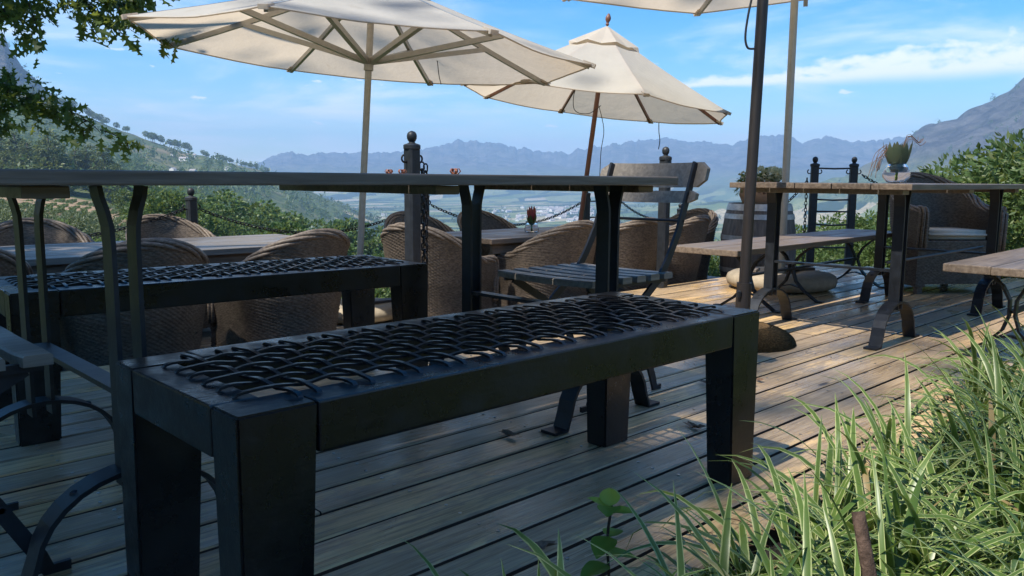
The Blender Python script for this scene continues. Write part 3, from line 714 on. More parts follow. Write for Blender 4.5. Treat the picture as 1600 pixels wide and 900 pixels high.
# ------------------------------------------------------------------ parasols
def parasol(name, label, base, yaw, tilt, n, Rr, rim, apex, hub, pole_r, pole_mat, rib_mat, can, vent=True, ribw=.022, fin=False, strut=.58, poletop=None, upright=False):
    t = thing(name, label, 'umbrella', base)
    q = Quaternion(FWD, R(tilt)) @ Quaternion((0,0,1), yaw); t.rotation_mode = 'QUATERNION'; t.rotation_quaternion = q
    top = poletop or apex-.01; b0 = Vector(base)
    if upright:                    # canopy tipped on an upright pole
        t.location = b0+Vector((0,0,apex))-(q @ Vector((0,0,apex))); qi = q.inverted(); p0, p1 = qi @ (b0-t.location), qi @ (b0+Vector((0,0,top))-t.location)
    else: p0, p1 = Vector((0,0,0)), Vector((0,0,top))
    MB().tube([p0, p1], pole_r, 16).build('pole', pole_mat, t, 40)
    MB().lathe([(pole_r+.002,0),(pole_r+.012,.004),(pole_r+.012,.05),(pole_r+.028,.055),(pole_r+.028,.095),(pole_r+.004,.10)], 18, (0,0,hub-.05)).build('runner', pole_mat, t, 40)
    MB().lathe([(.05,0),(.055,.03),(.02,.05)], 16, (0,0,apex-.06)).build('top_hub', pole_mat, t, 40)
    for k in range(n):
        a = 2*math.pi*k/n; d = Vector((math.cos(a), math.sin(a), 0)); e = Vector((-d.y, d.x, 0))
        rp = lambda s: d*(Rr*s)+Vector((0,0,apex+(rim-apex)*s-.022-.02*math.sin(math.pi*s)))
        rb = MB().strap([rp(s) for s in np.linspace(.02, .985, 8)], e, ribw*.8, ribw*1.25).build('rib', rib_mat, t)
        s1 = rp(strut)-Vector((0,0,.012))
        for o_ in ((-.6, .6) if fin else (0,)):
            MB().strap([d*(pole_r+.02)+Vector((0,0,hub+.025))+e*(o_*ribw), s1+e*(o_*ribw)], e, ribw*(.7 if fin else 1.15), ribw*1.2).build('strut', rib_mat, rb)
        # one canvas panel between this rib and the next
        a2 = 2*math.pi*(k+1)/n; d2 = Vector((math.cos(a2), math.sin(a2), 0)); ns, nw = 12, 10; P = np.zeros((ns+1, nw+1, 3))
        for i in range(ns+1):
            s = .03+.97*i/ns; z = apex+(rim-apex)*s-.02*math.sin(math.pi*s)
            for j in range(nw+1):
                w_ = j/nw; p = (d*(1-w_)+d2*w_)*(Rr*s); sag = math.sin(math.pi*w_)
                p *= 1-.028*sag*s**6
                wr = .006*mnoise.noise(Vector((p.x*3+k, p.y*3, k*1.7)))*sag
                P[i, j] = (p.x, p.y, z-.035*sag*s*(1-s*.4)+wr)
        Pv = P.reshape(-1, 3); F = grid_faces(ns+1, nw+1)
        po = link('canopy_panel', npmesh('canopy_panel', Pv, F, can, smooth=True), None, t)
        hem = [Vector(P[-1, j])+Vector((0,0,-.004)) for j in range(nw+1)]
        MB().tube(hem, .0065, 5).build('hem', can, po, True)
        MB().strap([d*(Rr*.955)+Vector((0,0,rim+.016)), d*(Rr*1.008)+Vector((0,0,rim-.012))], e, .06, .03).build('pocket', can, rb)
    if vent:
        mb = MB(); rv = Rr*.27; zv = apex+(rim-apex)*.27+.03
        ring = [(0,0,apex+.035)]+[(rv*math.cos(2*math.pi*(k/2)/n)*(1 if k % 2 == 0 else .95), rv*math.sin(2*math.pi*(k/2)/n)*(1 if k % 2 == 0 else .95), zv-(.03 if k % 2 else 0)) for k in range(2*n)]
        mb.add(ring, [(0, k+1, (k+1) % (2*n)+1) for k in range(2*n)]); mb.build('vent_flap', can, t)
    if fin:
        MB().lathe([(.012,0),(.02,.015),(.012,.03),(.028,.06),(.030,.085),(.016,.115),(.003,.13)], 14, (0,0,apex+.035)).build('finial', pole_mat, t, 40)
    return t
YW = lambda cam_deg: R(cam_deg)-HEAD
u1 = parasol('market_umbrella', 'large pale umbrella on grey metal pole with flat grey struts', (3.765, 5.755, -.362), YW(-100), 3.6, 8, 1.80, 2.15, 2.76, 2.07, .027, M['alu'], M['alu'], M['canvas'], ribw=.034, strut=.60)
u2 = parasol('teak_umbrella', 'cream umbrella with reddish teak pole and ribs, leaning, wooden finial', tuple(cw(.66, 9.0, -.362)), YW(12), 6.8, 8, 1.47, 1.985, 2.77, 2.19, .026, M['teak'], M['teak'], M['canvas2'], ribw=.026, fin=True, strut=.55)
u3 = parasol('tall_umbrella', 'tall pale umbrella on slim grey pole standing in the canvas weight', tuple(cw(2.02, 6.12, 0)), YW(102.5), -5.5, 6, 1.78, 2.37, 2.98, 2.35, .0275, M['alu'], M['alu'], M['canvas'], ribw=.032, upright=True)
# folded umbrella: dark pole with a cord
u4 = thing('folded_umbrella', 'dark wooden umbrella pole with black cord rising from a coir base', 'umbrella', tuple(cw(1.145, 4.03, 0)))
u4.rotation_mode = 'QUATERNION'; u4.rotation_quaternion = Quaternion(FWD, R(1.2))
MB().tube([(0,0,.06), (0,0,.30)], .036, 14).build('sleeve', M['darkpole'], u4, 40)
MB().tube([(0,0,.29), (0,0,2.95)], .0265, 16).build('pole', M['darkpole'], u4, 40)
MB().lathe([(.01,-.03),(.012,0),(.004,.004)], 8, (-.045,.0,.26)).build('set_screw', M['iron'], u4)
mb = MB(); vs = []; nf = 40
for i, (z, r_) in enumerate(((1.98,.06),(2.05,.10),(2.3,.12),(2.6,.10),(2.85,.06),(2.97,.02))):
    for k in range(nf):
        a = 2*math.pi*k/nf; rr_ = r_*(1+.28*math.cos(a*10)); vs.append((rr_*math.cos(a), rr_*math.sin(a), z))
fs = [(i*nf+k, i*nf+(k+1)%nf, (i+1)*nf+(k+1)%nf, (i+1)*nf+k) for i in range(5) for k in range(nf)]
mb.add(vs, fs).build('folded_canopy', M['canvas'], u4, True)
cl_ = RGT*-1
MB().tube(smooth_path([cl_*.03+Vector((0,0,1.95)), cl_*.045+Vector((0,0,1.72)), cl_*.065+Vector((0,0,1.58)), cl_*.072+Vector((0,0,1.48)), cl_*.058+Vector((0,0,1.43)), cl_*.028+Vector((0,0,1.425))], 5), .0055, 6).build('cord', M['rope'], u4, True)
mb = MB()
for k in range(26):
    r_ = .255*math.sqrt(1-(k/30)**2); mb.lathe([(r_-.02,k*.0052),(r_,k*.0052+.0026),(r_-.02,k*.0052+.0052)], 40, caps=(k in (0, 25)))
cb = mb.build('coir_base', M['coir'], None, True); cb.location = tuple(cw(1.145, 4.03, .002)); cb.scale = (1.04,1.04,.66); tag(cb, 'round brown coir-wrapped umbrella base behind the woven bench leg', 'umbrella base')
# canvas ring weights
def weight(name, label, loc, Rr, items):
    t = thing(name, label, 'umbrella weight', loc, 0, 'beige canvas umbrella weights')
    vs = []; n, m_ = 48, 14
    for i in range(n):
        a = 2*math.pi*i/n
        for k in range(m_):
            b = 2*math.pi*k/m_; lump = 1+.04*mnoise.noise(Vector((math.cos(a)*2, math.sin(a)*2, k*.3)))
            rr_ = Rr-.15+.15*lump*math.copysign(abs(math.cos(b))**.75, math.cos(b)); z = .088+.088*lump*math.copysign(abs(math.sin(b))**.7, math.sin(b))
            vs.append((rr_*math.cos(a), rr_*math.sin(a), max(.0, z)))
    fs = [(i*m_+k, ((i+1)%n)*m_+k, ((i+1)%n)*m_+(k+1)%m_, i*m_+(k+1)%m_) for i in range(n) for k in range(m_)]
    MB().add(vs, fs).build('ring_bag', M['bag'], t, True)
    MB().tube(smooth_path([(Rr-.02, -.06, .12), (Rr+.02, -.03, .15), (Rr+.02, .03, .15), (Rr-.02, .06, .12)], 3), .010, 6).build('handle', M['bag'], t, True)
    for p, a in items:
        o = MB().box(-.13, .13, -.055, .055, 0, .028, .004).build('slab', M['paver'], t); o.location = p; o.rotation_euler = (.03, .05, a)
    t.scale = (1,1,.74)
    return t
pL = (3.765, 5.755, -.358)
weight('umbrella_weight', 'beige canvas ring weight with slabs around the grey pole, lower terrace', pL, .40, [((-.16,-.16,.178), .9), ((.17,-.12,.178), .1)])
pR = cw(2.02, 6.12, .002)
weight('umbrella_weight', 'beige canvas ring weight on the upper deck behind the plank bench', tuple(pR), .40, [((.17,-.03,.178), -.6), ((-.20,.14,.178), .4)])
# hanging strap and tie cords of the tall umbrella and the others
o = MB().strap([(0,0,0),(.012,0,-.06),(.03,0,-.17)], (0,1,0), .03, .012).build('strap_end', M['strap'], u3)
o.location = (u3.rotation_quaternion.to_matrix().inverted() @ (cw(2.145, 6.25, 2.25)-Vector(u3.location)))
def cord(name, pts, parent, r=.004):
    q = parent.rotation_quaternion.to_matrix().inverted(); L0 = Vector(parent.location)
    return MB().tube(smooth_path([q @ (Vector(p)-L0) for p in pts], 5), r, 5).build(name, M['rope'], parent, True)
cord('tie_cord', [cw(.95,8.88,1.89), cw(.67,8.74,1.77), cw(.635,8.72,1.53), cw(.79,8.8,1.49), cw(.93,8.86,1.58)], u2)
cord('pull_cord', [cw(.91,8.88,1.58), cw(.965,8.86,1.33), cw(.94,8.86,1.1), cw(.93,8.86,.8), cw(.91,8.86,.4)], u2)
cord('tie_cord', [cw(1.80,10.3,1.54), cw(1.80,10.28,1.40), cw(1.815,10.28,1.29), cw(1.80,10.27,1.18)], u2, .006)
cord('tie_cord', [cw(-.75,7.9,2.02), cw(-.72,7.9,1.92), cw(-.70,7.9,1.76), cw(-.68,7.9,1.68)], u1)

# ------------------------------------------------------------------ chain posts, chains
def chain_post(label, loc, h, hooks=True, rz=0):
    t = thing('chain_post', label, 'post', loc, rz, 'black ball-topped chain posts')
    w_ = .036; ch = .011; pr = [(w_-ch,-w_),(w_,-w_+ch),(w_,w_-ch),(w_-ch,w_),(-w_+ch,w_),(-w_,w_-ch),(-w_,-w_+ch),(-w_+ch,-w_)]
    vs = [(x, y, 0) for x, y in pr]+[(x, y, h-.095) for x, y in pr]
    MB().add(vs, [tuple(range(8))[::-1], tuple(range(8,16))]+[(k,(k+1)%8,(k+1)%8+8,k+8) for k in range(8)]).build('shaft', M['post'], t)
    MB().lathe([(.042,0),(.047,.004),(.047,.022),(.042,.027),(.020,.034),(.013,.044)], 16, (0,0,h-.099)).build('cap', M['post'], t, 40)
    MB().lathe([(.011,0),(.013,.012),(.021,.020),(.026,.032),(.0275,.045),(.025,.058),(.017,.068),(.004,.073)], 18, (0,0,h-.073)).build('ball_finial', M['post'], t, True)
    if hooks:
        for s in (-1, 1):
            MB().tube(smooth_path([(s*.03,0,h-.165),(s*.055,0,h-.168),(s*.068,0,h-.155),(s*.066,0,h-.138),(s*.056,0,h-.130)], 3), .0055, 6).build('hook', M['chain'], t, True)
    return t
def link_mesh():
    L2, W2, r_, n, m_ = .021, .0115, .0042, 16, 6; vs = []
    for i in range(n):
        a = 2*math.pi*i/n; c, s = math.cos(a), math.sin(a)
        ctr = Vector(((L2-W2)*(1 if c > 0 else -1)+W2*c, W2*s, 0)); nr = Vector((c, s, 0))
        for k in range(m_):
            b = 2*math.pi*k/m_; vs.append(ctr+nr*(r_*math.cos(b))+Vector((0,0,r_*math.sin(b))))
    fs = [(i*m_+k, ((i+1)%n)*m_+k, ((i+1)%n)*m_+(k+1)%m_, i*m_+(k+1)%m_) for i in range(n) for k in range(m_)]
    me = MB().add(vs, fs).mesh('chain_link', True); me.materials.append(M['chain']); return me
LINK = link_mesh()
def chain(label, a, b, sag, scale=1., group='black chains strung between the posts'):
    a, b = Vector(a), Vector(b); t = thing('chain', label, 'chain', tuple(a), 0, group)
    N = 400; P = [a.lerp(b, k/N)+Vector((0,0,-sag*4*(k/N)*(1-k/N))) for k in range(N+1)]
    step = .0335*scale; acc = 0; i = 0; side = 0
    for k in range(N):
        acc += (P[k+1]-P[k]).length
        if acc >= step:
            acc -= step; d = (P[k+1]-P[k]).normalized(); o = bpy.data.objects.new('chain_link', LINK); C.objects.link(o); o.parent = t
            o.location = P[k+1]-a; q = d.to_track_quat('X', 'Z'); o.rotation_mode = 'QUATERNION'; o.rotation_quaternion = q @ Quaternion((1,0,0), R(45+90*side)); o.scale = (scale,)*3
            side ^= 1
    return t
PH = 1.055
chain_post('black ball-topped post on the deck edge with chains hanging from its hook', (.578*1.0+2.20, 3.615, 0), PH)
XA = 2.733
for o in bpy.data.objects:
    if o.name.startswith('chain_post'): o.location.x = XA
XB = 5.06
chain_post('black ball-topped post on the deck edge behind the folding chair', (XB, 3.615, 0), 1.045)
LZ = DN-.004
for x, lab in ((.35,'black ball-topped post on the terrace edge beyond the vineyard-side chairs'), (2.64,'black ball-topped post on the terrace edge in front of dark green trees'), (4.92,'black ball-topped post on the terrace edge behind the hanging chains'), (7.30,'black ball-topped post on the terrace edge left of the opening with rungs'), (7.86,'black ball-topped post on the terrace edge right of the opening with rungs'), (9.2, 'black ball-topped post beyond the barrel on the terrace edge')):
    chain_post(lab, (x, 6.31, LZ if x < 8.6 else -1.0), 1.08 if x < 8.6 else 1.5)
cz = LZ+1.08-.165
chain('chain sagging in front of the vineyard', (.40,6.31,cz), (2.58,6.31,cz), .20)
chain('chain sagging past the grey umbrella pole', (2.70,6.31,cz), (4.86,6.31,cz), .23)
chain('chain sagging behind the table with the red flower', (4.98,6.31,cz), (7.24,6.31,cz), .24)
chain('chain sagging towards the valley behind the far wicker chair', (7.92,6.31,cz), (9.14,6.31,.33), .12)
hx = XA+.066
chain('loop of chain hanging doubled from the post hook', (hx,3.615,PH-.15), (hx+.006,3.60,.18), .0, 1.1, 'doubled chain hanging from a hook')
chain('loop of chain hanging doubled from the post hook', (hx+.03,3.62,PH-.16), (hx+.035,3.63,.18), .0, 1.1, 'doubled chain hanging from a hook')
# rung gate posts at the far corner of the deck
g1 = cw(3.02, 8.28); g2 = cw(3.39, 8.23)
for p, lab in ((g1,'black ball-topped post with chain wrapped round it beside iron rungs'), (g2,'black ball-topped post at the far side of the iron rungs')):
    chain_post(lab, (p.x, p.y, -.34), 1.385, True, math.atan2((g2-g1).y, (g2-g1).x))
for k, z in enumerate((.93,.62,.50,.37,.14)):
    dv = (g2-g1).normalized()
    o = MB().tube([g1+dv*.03+Vector((0,0,z)), (g1+g2)/2+Vector((0,0,z+random.uniform(-.008,.004))), g2-dv*.03+Vector((0,0,z))], .0085, 8).build('iron_rung', M['post'], None)
    tag(o, ('topmost','second','middle','fourth','lowest')[k]+' iron rung between the two corner posts', 'rung', 'iron rungs between the corner posts')
dv = (g2-g1).normalized()
for x_ in (7.30, ):
    for k, z in enumerate((.55,.36,.17,-.02)):
        o = MB().tube([(7.336,6.31,z),(7.824,6.31,z)], .008, 8).build('iron_rung', M['post'], None)
        tag(o, ('topmost','second','third','lowest')[k]+' iron rung in the terrace edge opening', 'rung', 'iron rungs in the terrace opening')
e = g2+dv*.07+Vector((0,0,.875)); chain('chain from the corner post down behind the large flower vase', tuple(e), tuple(cw(4.6,8.6,.72)), .12)
s_ = g1-dv*.07+Vector((0,0,.80)); chain('chain between the barrel and the corner post', tuple(cw(2.55,8.45,.42)), tuple(s_), .06)
chain('chain hanging down the side of the corner post', tuple(s_+Vector((.0,0,.05))), tuple(s_+Vector((.01,0,-.95))), 0, 1., 'chain hanging down a corner post')

# ------------------------------------------------------------------ barrel, pots, vases, small things
bp = cw(2.36, 7.86, DN-.002)
def barrel(loc):
    t = thing('wine_barrel', 'old grey oak barrel with pale metal hoops carrying a terracotta pot', 'barrel', tuple(loc))
    Hh = .95; n = 24; prof = [(.285,0),(.318,.12),(.345,.30),(.352,.475),(.345,.65),(.318,.83),(.285,.95)]
    vs = []; 
    for (r_, z) in prof:
        for a in (-math.pi/n*.985, 0, math.pi/n*.985):
            for q in (0, -.024): vs.append(((r_+q)*math.cos(a), (r_+q)*math.sin(a), z))
    fs = []
    for i in range(len(prof)-1):
        b = i*6; c = b+6
        fs += [(b,b+2,c+2,c),(b+2,b+4,c+4,c+2),(b+1,c+1,c+3,b+3),(b+3,c+3,c+5,b+5),(b,c,c+1,b+1),(b+4,b+5,c+5,c+4)]
    fs += [(0,1,3,2),(2,3,5,4)]; e_ = 36; fs += [(e_,e_+2,e_+3,e_+1),(e_+2,e_+4,e_+5,e_+3)]
    me = MB().add(vs, fs).mesh('stave'); me.materials.append(M['barrel'])
    for k in range(n):
        o = bpy.data.objects.new('stave', me); C.objects.link(o); o.parent = t; o.rotation_euler = (0, 0, 2*math.pi*k/n); s = 1+random.uniform(-.004,.004); o.scale = (s, s, 1)
    MB().lathe([(.27,.905),(.27,.925)], 32).build('head', M['barrel'], t)
    rad = lambda z: np.interp(z, [p[1] for p in prof], [p[0] for p in prof])+.004
    for z0, z1 in ((.004,.055),(.16,.205),(.30,.345),(.605,.65),(.805,.852),(.885,.946)):
        h_ = MB().lathe([(rad(z0)-.003,z0),(rad(z0)+.002,z0),(rad(z1)+.002,z1),(rad(z1)-.003,z1)], 48, caps=False).build('hoop', M['hoop'], t, 40)
        a = math.atan2(-loc.y, -loc.x)+R(28)
        for da in (-.035, .035):
            p = Vector((math.cos(a+da), math.sin(a+da), 0))*(rad((z0+z1)/2)+.003)+Vector((0,0,(z0+z1)/2)); MB().lathe([(.009,-.005),(.009,.004),(.004,.006)], 8, tuple(p)).build('rivet', M['iron'], h_)
barrel(bp)
def leaf_cloud(n, lobes, ll, lw, seed, shell=.55, droop=0., out=.5):
    g = np.random.default_rng(seed); lob = np.array(lobes, float); vol = lob[:,3]*lob[:,4]*lob[:,5]; vol = vol**.75/np.sum(vol**.75)
    k = g.choice(len(lob), n, p=vol); d = g.normal(size=(n,3)); d /= np.linalg.norm(d, axis=1, keepdims=True)
    rad = shell+(1-shell)*g.random(n)**.6; rad *= 1+.16*np.sin(d[:,0]*7+k)*np.sin(d[:,1]*6+2*k)*np.sin(d[:,2]*7)
    c = lob[k,:3]+d*lob[k,3:]*rad[:,None]
    ax = g.normal(size=(n,3))*(1-out)+d*out*1.6+np.array([0,0,-droop]); ax /= np.linalg.norm(ax, axis=1, keepdims=True)
    sd_ = np.cross(ax, g.normal(size=(n,3))); sd_ /= np.linalg.norm(sd_, axis=1, keepdims=True)+1e-9
    nm = np.cross(ax, sd_); s = g.uniform(.65, 1.25, n)[:,None]
    V = np.stack([c, c+ax*ll*.45*s+sd_*lw*s*.5+nm*lw*.18*s, c+ax*ll*s-nm*ll*.08*s, c+ax*ll*.45*s-sd_*lw*s*.5+nm*lw*.18*s], 1)
    F = (np.arange(n)*4)[:,None]+np.array([[0,1,2],[0,2,3]]).reshape(1,6); F = F.reshape(-1,3)
    return V.reshape(-1,3), F, np.repeat(g.random(n), 4)
# pot with flowering plant on the barrel
pz = bp.z+.926
pot = thing('flower_pot', 'squat terracotta pot with raised band standing on the barrel', 'pot', (bp.x, bp.y, pz))
MB().lathe([(.12,0),(.165,.03),(.195,.10),(.19,.16),(.165,.195),(.175,.205),(.19,.225),(.175,.228),(.15,.20),(.13,.19)], 32).build('body', M['terra'], pot, 40)
mb = MB(); a0 = math.atan2(-bp.y, -bp.x)
for k in range(9):
    a = a0+R(-42+k*13.); p = Vector((math.cos(a), math.sin(a), 0))*.193; mb.tube([p+Vector((0,0,.115+.01*(k%2))), p+Vector((0,0,.145-.01*(k%2)))], [.016,.011], 7)
mb.build('relief', M['terradark'], pot, True)
pl_ = thing('potted_plant', 'cream-flowered leafy plant growing in the terracotta pot', 'plant', (bp.x, bp.y, pz+.19)); pl_.scale = (.8,.8,.62)
V, F, T = leaf_cloud(330, [(0,0,.08,.22,.22,.09),(.08,-.08,.13,.14,.14,.08),(-.12,.1,.10,.12,.12,.09)], .055, .035, 3, .5); link('foliage', npmesh('foliage', V, F, M['shrub'], T), None, pl_)
V, F, T = leaf_cloud(620, [(.02,0,.17,.23,.23,.09),(.10,-.1,.18,.13,.13,.08)], .05, .046, 4, .75); link('flower_heads', npmesh('flower_heads', V, F, M['pale'], T), None, pl_)['kind'] = 'stuff'
V, F, T = leaf_cloud(90, [(-.19,.15,-.02,.05,.05,.12)], .06, .012, 5, .5, .8); link('trailing_leaves', npmesh('trailing_leaves', V, F, M['shrub'], T), None, pl_)
MB().tube([(0,0,-.01),(.01,0,.05),(0,.01,.12)], [.012,.01,.006], 6).build('stem', M['bark'], pl_)

def bract(n, L_, W_, ang, r0, z0, mat, parent, name, tip=.25, seed=0):
    g = random.Random(seed)
    for k in range(n):
        a = 2*math.pi*k/n+g.uniform(-.1,.1); vs = []; tv = []; an = ang+g.uniform(-.06,.06); s_ = g.uniform(.9,1.08); m_ = 8
        for i in range(m_+1):
            q = i/m_; wd = W_*math.sin(math.pi*min(1, .12+q*.88))**.7*(1-q*.25) if i < m_ else .001
            th = an*(1-q*tip*2.2); rr_ = r0+L_*s_*q*math.sin(th); z = z0+L_*s_*q*math.cos(th*.8)
            for b, dd in ((-1,-.18),(0,.0),(1,-.18)):
                y = b*wd; x = rr_+dd*wd; vs.append((x*math.cos(a)-y*math.sin(a), x*math.sin(a)+y*math.cos(a), z)); tv.append(.2+.3*g.random() if (q < .8 or name == 'leaf') else .88)
        F = []
        for i in range(m_):
            for b in range(2): F.append((i*3+b, i*3+b+1, i*3+b+4, i*3+b+3))
        link(name, npmesh(name, np.array(vs), np.array(F), mat, tv, True), None, parent)
def glass_vase(name, label, loc, prof, grp=None):
    t = thing(name, label, 'vase', loc); 
    inner = [(max(.002, r_-.0028), z+.004) for r_, z in prof][::-1]
    MB().lathe(prof+inner, 28, caps=False).build('glass_body', M['glass'], t, True); return t
fv = cw(1.975, 4.26, .794)
glass_vase('glass_vase', 'round clear glass bowl vase on the iron-legged plank table', tuple(fv), [(.022,0),(.045,.004),(.066,.03),(.068,.05),(.055,.08),(.042,.095),(.046,.105)])
fl = thing('bract_flower', 'large green-red bract flower standing in the round glass bowl', 'flower', (fv.x, fv.y, fv.z+.012))
MB().tube([(0,0,0),(.004,0,.05)], .007, 8).build('stem', M['seed'], fl, True)
bract(9, .155, .027, .75, .012, .045, M['succ'], fl, 'bract', .24, 1); bract(8, .15, .025, .52, .008, .05, M['succ'], fl, 'bract', .24, 2); bract(6, .14, .022, .26, .004, .05, M['succ'], fl, 'bract', .3, 3)
MB().lathe([(.004,0),(.03,.012),(.045,.035),(.03,.055),(.01,.06)], 14, (0,0,.04)).build('receptacle', M['succ'], fl, True)
gs = thing('dry_grass_sprig', 'wispy dry grass sprig leaning out of the glass bowl', 'sprig', (fv.x, fv.y, fv.z+.08))
for k in range(16):
    s = -1 if k < 11 else 1; a = RGT*(s*(.06+.05*random.random())); h_ = random.uniform(.02, .09) if s < 0 else random.uniform(.10,.14)
    MB().tube(smooth_path([Vector((0,0,-.02)), a*.5+Vector((0,0,h_+.03)), a*1.1+Vector((0,0,h_)), a*1.35+Vector((0,0,h_-(.08 if s < 0 else -.02)))+FWD*random.uniform(-.03,.03)], 3), .0014, 4).build('blade', M['dryleaf'], gs, True)
rv = Vector((4.62, 4.56, DN-.002+.7415)); 
glass_vase('small_glass_vase', 'small clear glass jar on the terrace table', tuple(rv), [(.03,0),(.055,.004),(.058,.03),(.048,.065),(.042,.075),(.052,.085)])
pf = thing('protea_flower', 'pink-red protea bloom standing in the small glass jar', 'flower', (rv.x, rv.y, rv.z+.008))
pf.rotation_euler = (R(8), R(-10), 0)
MB().tube([(0,0,0),(0,0,.09)], .007, 8).build('stem', M['seed'], pf, True)
bract(10, .12, .016, .62, .008, .08, M['protea'], pf, 'bract', .3, 5); bract(8, .115, .014, .38, .006, .085, M['protea'], pf, 'bract', .25, 6)
bract(5, .10, .022, .85, .01, .055, M['shrub'], pf, 'leaf', .3, 8)
# little dried things on the long table
def curl(label, loc, s, seed):
    g = random.Random(seed); t = thing('dried_curl', label, 'dried flower', loc, g.uniform(0,6), 'dried brown curls on the long table')
    for k in range(5):
        a = 2*math.pi*k/5+g.uniform(-.3,.3); d = Vector((math.cos(a), math.sin(a), 0))
        MB().strap([d*.002+Vector((0,0,.001)), d*.014*s+Vector((0,0,.003)), d*.022*s+Vector((0,0,.014*s)), d*.016*s+Vector((0,0,.024*s)), d*.008*s+Vector((0,0,.022*s))], (-d.y, d.x, 0), .010*s, .0015).build('petal', M['copper'], t)
tz = .8135
for (x, y), s, lab in (((1.57,2.20),.6,'small brown dried curl on the long table, beside its twin'), ((1.63,2.21),.65,'brown dried curl with raised tip on the long table'), ((1.79,2.13),.85,'largest brown dried curl on the long table, nearest the teak pole')):
    curl(lab, (x, y, tz), s, int(x*100))
# fallen leaves on the deck
for k, (x, y, s, lab) in enumerate(((1.72,1.79,.045,'brown fallen oak leaf on the deck below the woven bench'), (2.22,1.44,.05,'curled fallen leaf on the deck beside the bench leg'), (1.23,1.17,.04,'reddish fallen leaf on the deck beside the striped grass'), (2.75,1.72,.06,'pale fallen leaf on the deck near the folding chair'), (2.95,1.62,.03,'small pale leaf scrap near the folding chair'), (.98,1.92,.03,'dark leaf scrap under the woven bench seat'), (.72,2.30,.03,'dark fallen leaf beside the rear bench leg'))):
    g = random.Random(k); n = 12; vs = []; 
    for i in range(n):
        a = 2*math.pi*i/n; r_ = s*(.55+.45*abs(math.cos(a*1.0)))*(1 if i % 2 else .62); vs.append((r_*math.cos(a), r_*.6*math.sin(a), .004+.016*abs(math.sin(a))*g.random()+s*.15*math.cos(a)**2))
    vs.append((0,0,.003)); o = MB().add(vs, [(i, (i+1) % n, n) for i in range(n)]).build('fallen_leaf', M['dryleaf'], None, False); o.location = (x, y, .001); o.rotation_euler = (0,0,g.uniform(0,6)); tag(o, lab, 'leaf', 'fallen leaves on the deck')

# ------------------------------------------------------------------ garden bed planting in the foreground
def grass():
    g = np.random.default_rng(21); V = []; F = []; UV = []; T = []
    tufts = []
    for k in range(5200):
        x = .45+6.5*g.random()**1.5; y = g.uniform(-.7, .99)
        lim = .80+.05*math.sin(x*3.1) if x < 2.2 else .79+.05*math.sin(x*2.3)+(.10 if 2.9 < x < 3.6 else 0)
        if y > lim: continue
        cx = x*RGT.x+y*RGT.y; cy = x*FWD.x+y*FWD.y
        if cy < .95 or math.hypot(x, y) < 1.0 or cx < -.35: continue
        if cx/cy > .95: continue
        if mnoise.noise(Vector((x*2.6, y*2.6, 4))) < -.22 and y > .4: continue
        tufts.append((x, y, cx, cy))
    tufts = tufts[:500]
    for (x, y, cx, cy) in tufts:
        tt = g.random()
        nb = int(g.integers(6, 12)); hmul = .78 if x > 3.2 else (.95 if x > 2.3 else .86)
        for b in range(nb):
            a = g.uniform(0, 2*math.pi); L_ = g.uniform(.24, .60)*hmul; wd = g.uniform(.0042, .0095); lean = g.uniform(.15, .75); curl_ = g.uniform(.4, 2.0)
            d = np.array((math.cos(a), math.sin(a), 0)); sd_ = np.array((-d[1], d[0], 0)); tw = g.uniform(-.7, .7)
            p = np.array((x, y, -.08))+d*g.uniform(0, .03)+sd_*g.uniform(-.02,.02); th = lean*.5; n = 9; base = len(V); tv = tt*.5+g.random()*.5
            for i in range(n+1):
                q = i/n; dirv = d*math.sin(th)+np.array((0,0,math.cos(th))); nrm = d*math.cos(th)-np.array((0,0,math.sin(th)))
                ww = wd*(.55+.45*min(1, q*4))*(1 if q < .6 else max(.04, 1-((q-.6)/.4)**1.6)); s2 = sd_*math.cos(tw*q)+nrm*math.sin(tw*q)
                for e, f_ in ((-1,.22),(0,0),(1,.22)): V.append(p+s2*(e*ww)+nrm*(ww*f_*abs(e))); UV.append(((e+1)/2, q)); T.append(tv)
                p = p+dirv*(L_/n); th += (lean+curl_*q)*.22
            for i in range(n):
                for e in range(2): F.append((base+i*3+e, base+i*3+e+1, base+i*3+e+4, base+i*3+e+3))
    F = np.array(F); me = npmesh('striped_grass', np.array(V), F, M['grass'], T, True)
    uv = me.uv_layers.new(name='UVMap'); UV = np.array(UV, np.float32)
    li = np.empty(len(me.loops), np.int32); me.loops.foreach_get('vertex_index', li); uv.data.foreach_set('uv', UV[li].ravel())
    o = link('striped_grass', me, None); tag(o, 'cream-edged striped grass spilling over the deck edge', 'grass', kind='stuff')
grass()
sg = thing('seedling', 'slim seedling with rounded bright green leaves among striped grass', 'plant', tuple(cw(.19, 1.50, -.06)))
MB().tube(smooth_path([(0,0,0),(.004,0,.085),(.0,.004,.17),(.006,0,.24)], 3), [.003]*10, 6).build('stem', M['stick'], sg, True)
def ovate(parent, base, dirv, s, seed, mat):
    g = random.Random(seed); d = Vector(dirv).normalized(); sdv = d.cross(Vector((0,0,1))).normalized(); nm = sdv.cross(d); vs = []; n = 8
    for i in range(n+1):
        q = i/n; wd = s*.36*math.sin(math.pi*q**.75)**.8 if 0 < i < n else .0005
        for e in (-1, -.5, 0, .5, 1): vs.append(Vector(base)+d*(s*q)+sdv*(e*wd)+nm*(abs(e)*wd*.25-.12*s*q*q+.01*s*math.sin(e*9+q*14)))
    F = np.array([(i*5+e, i*5+e+1, i*5+e+6, i*5+e+5) for i in range(n) for e in range(4)])
    link('leaf', npmesh('leaf', np.array([tuple(v) for v in vs]), F, mat, [g.random()]*len(vs), True), None, parent)
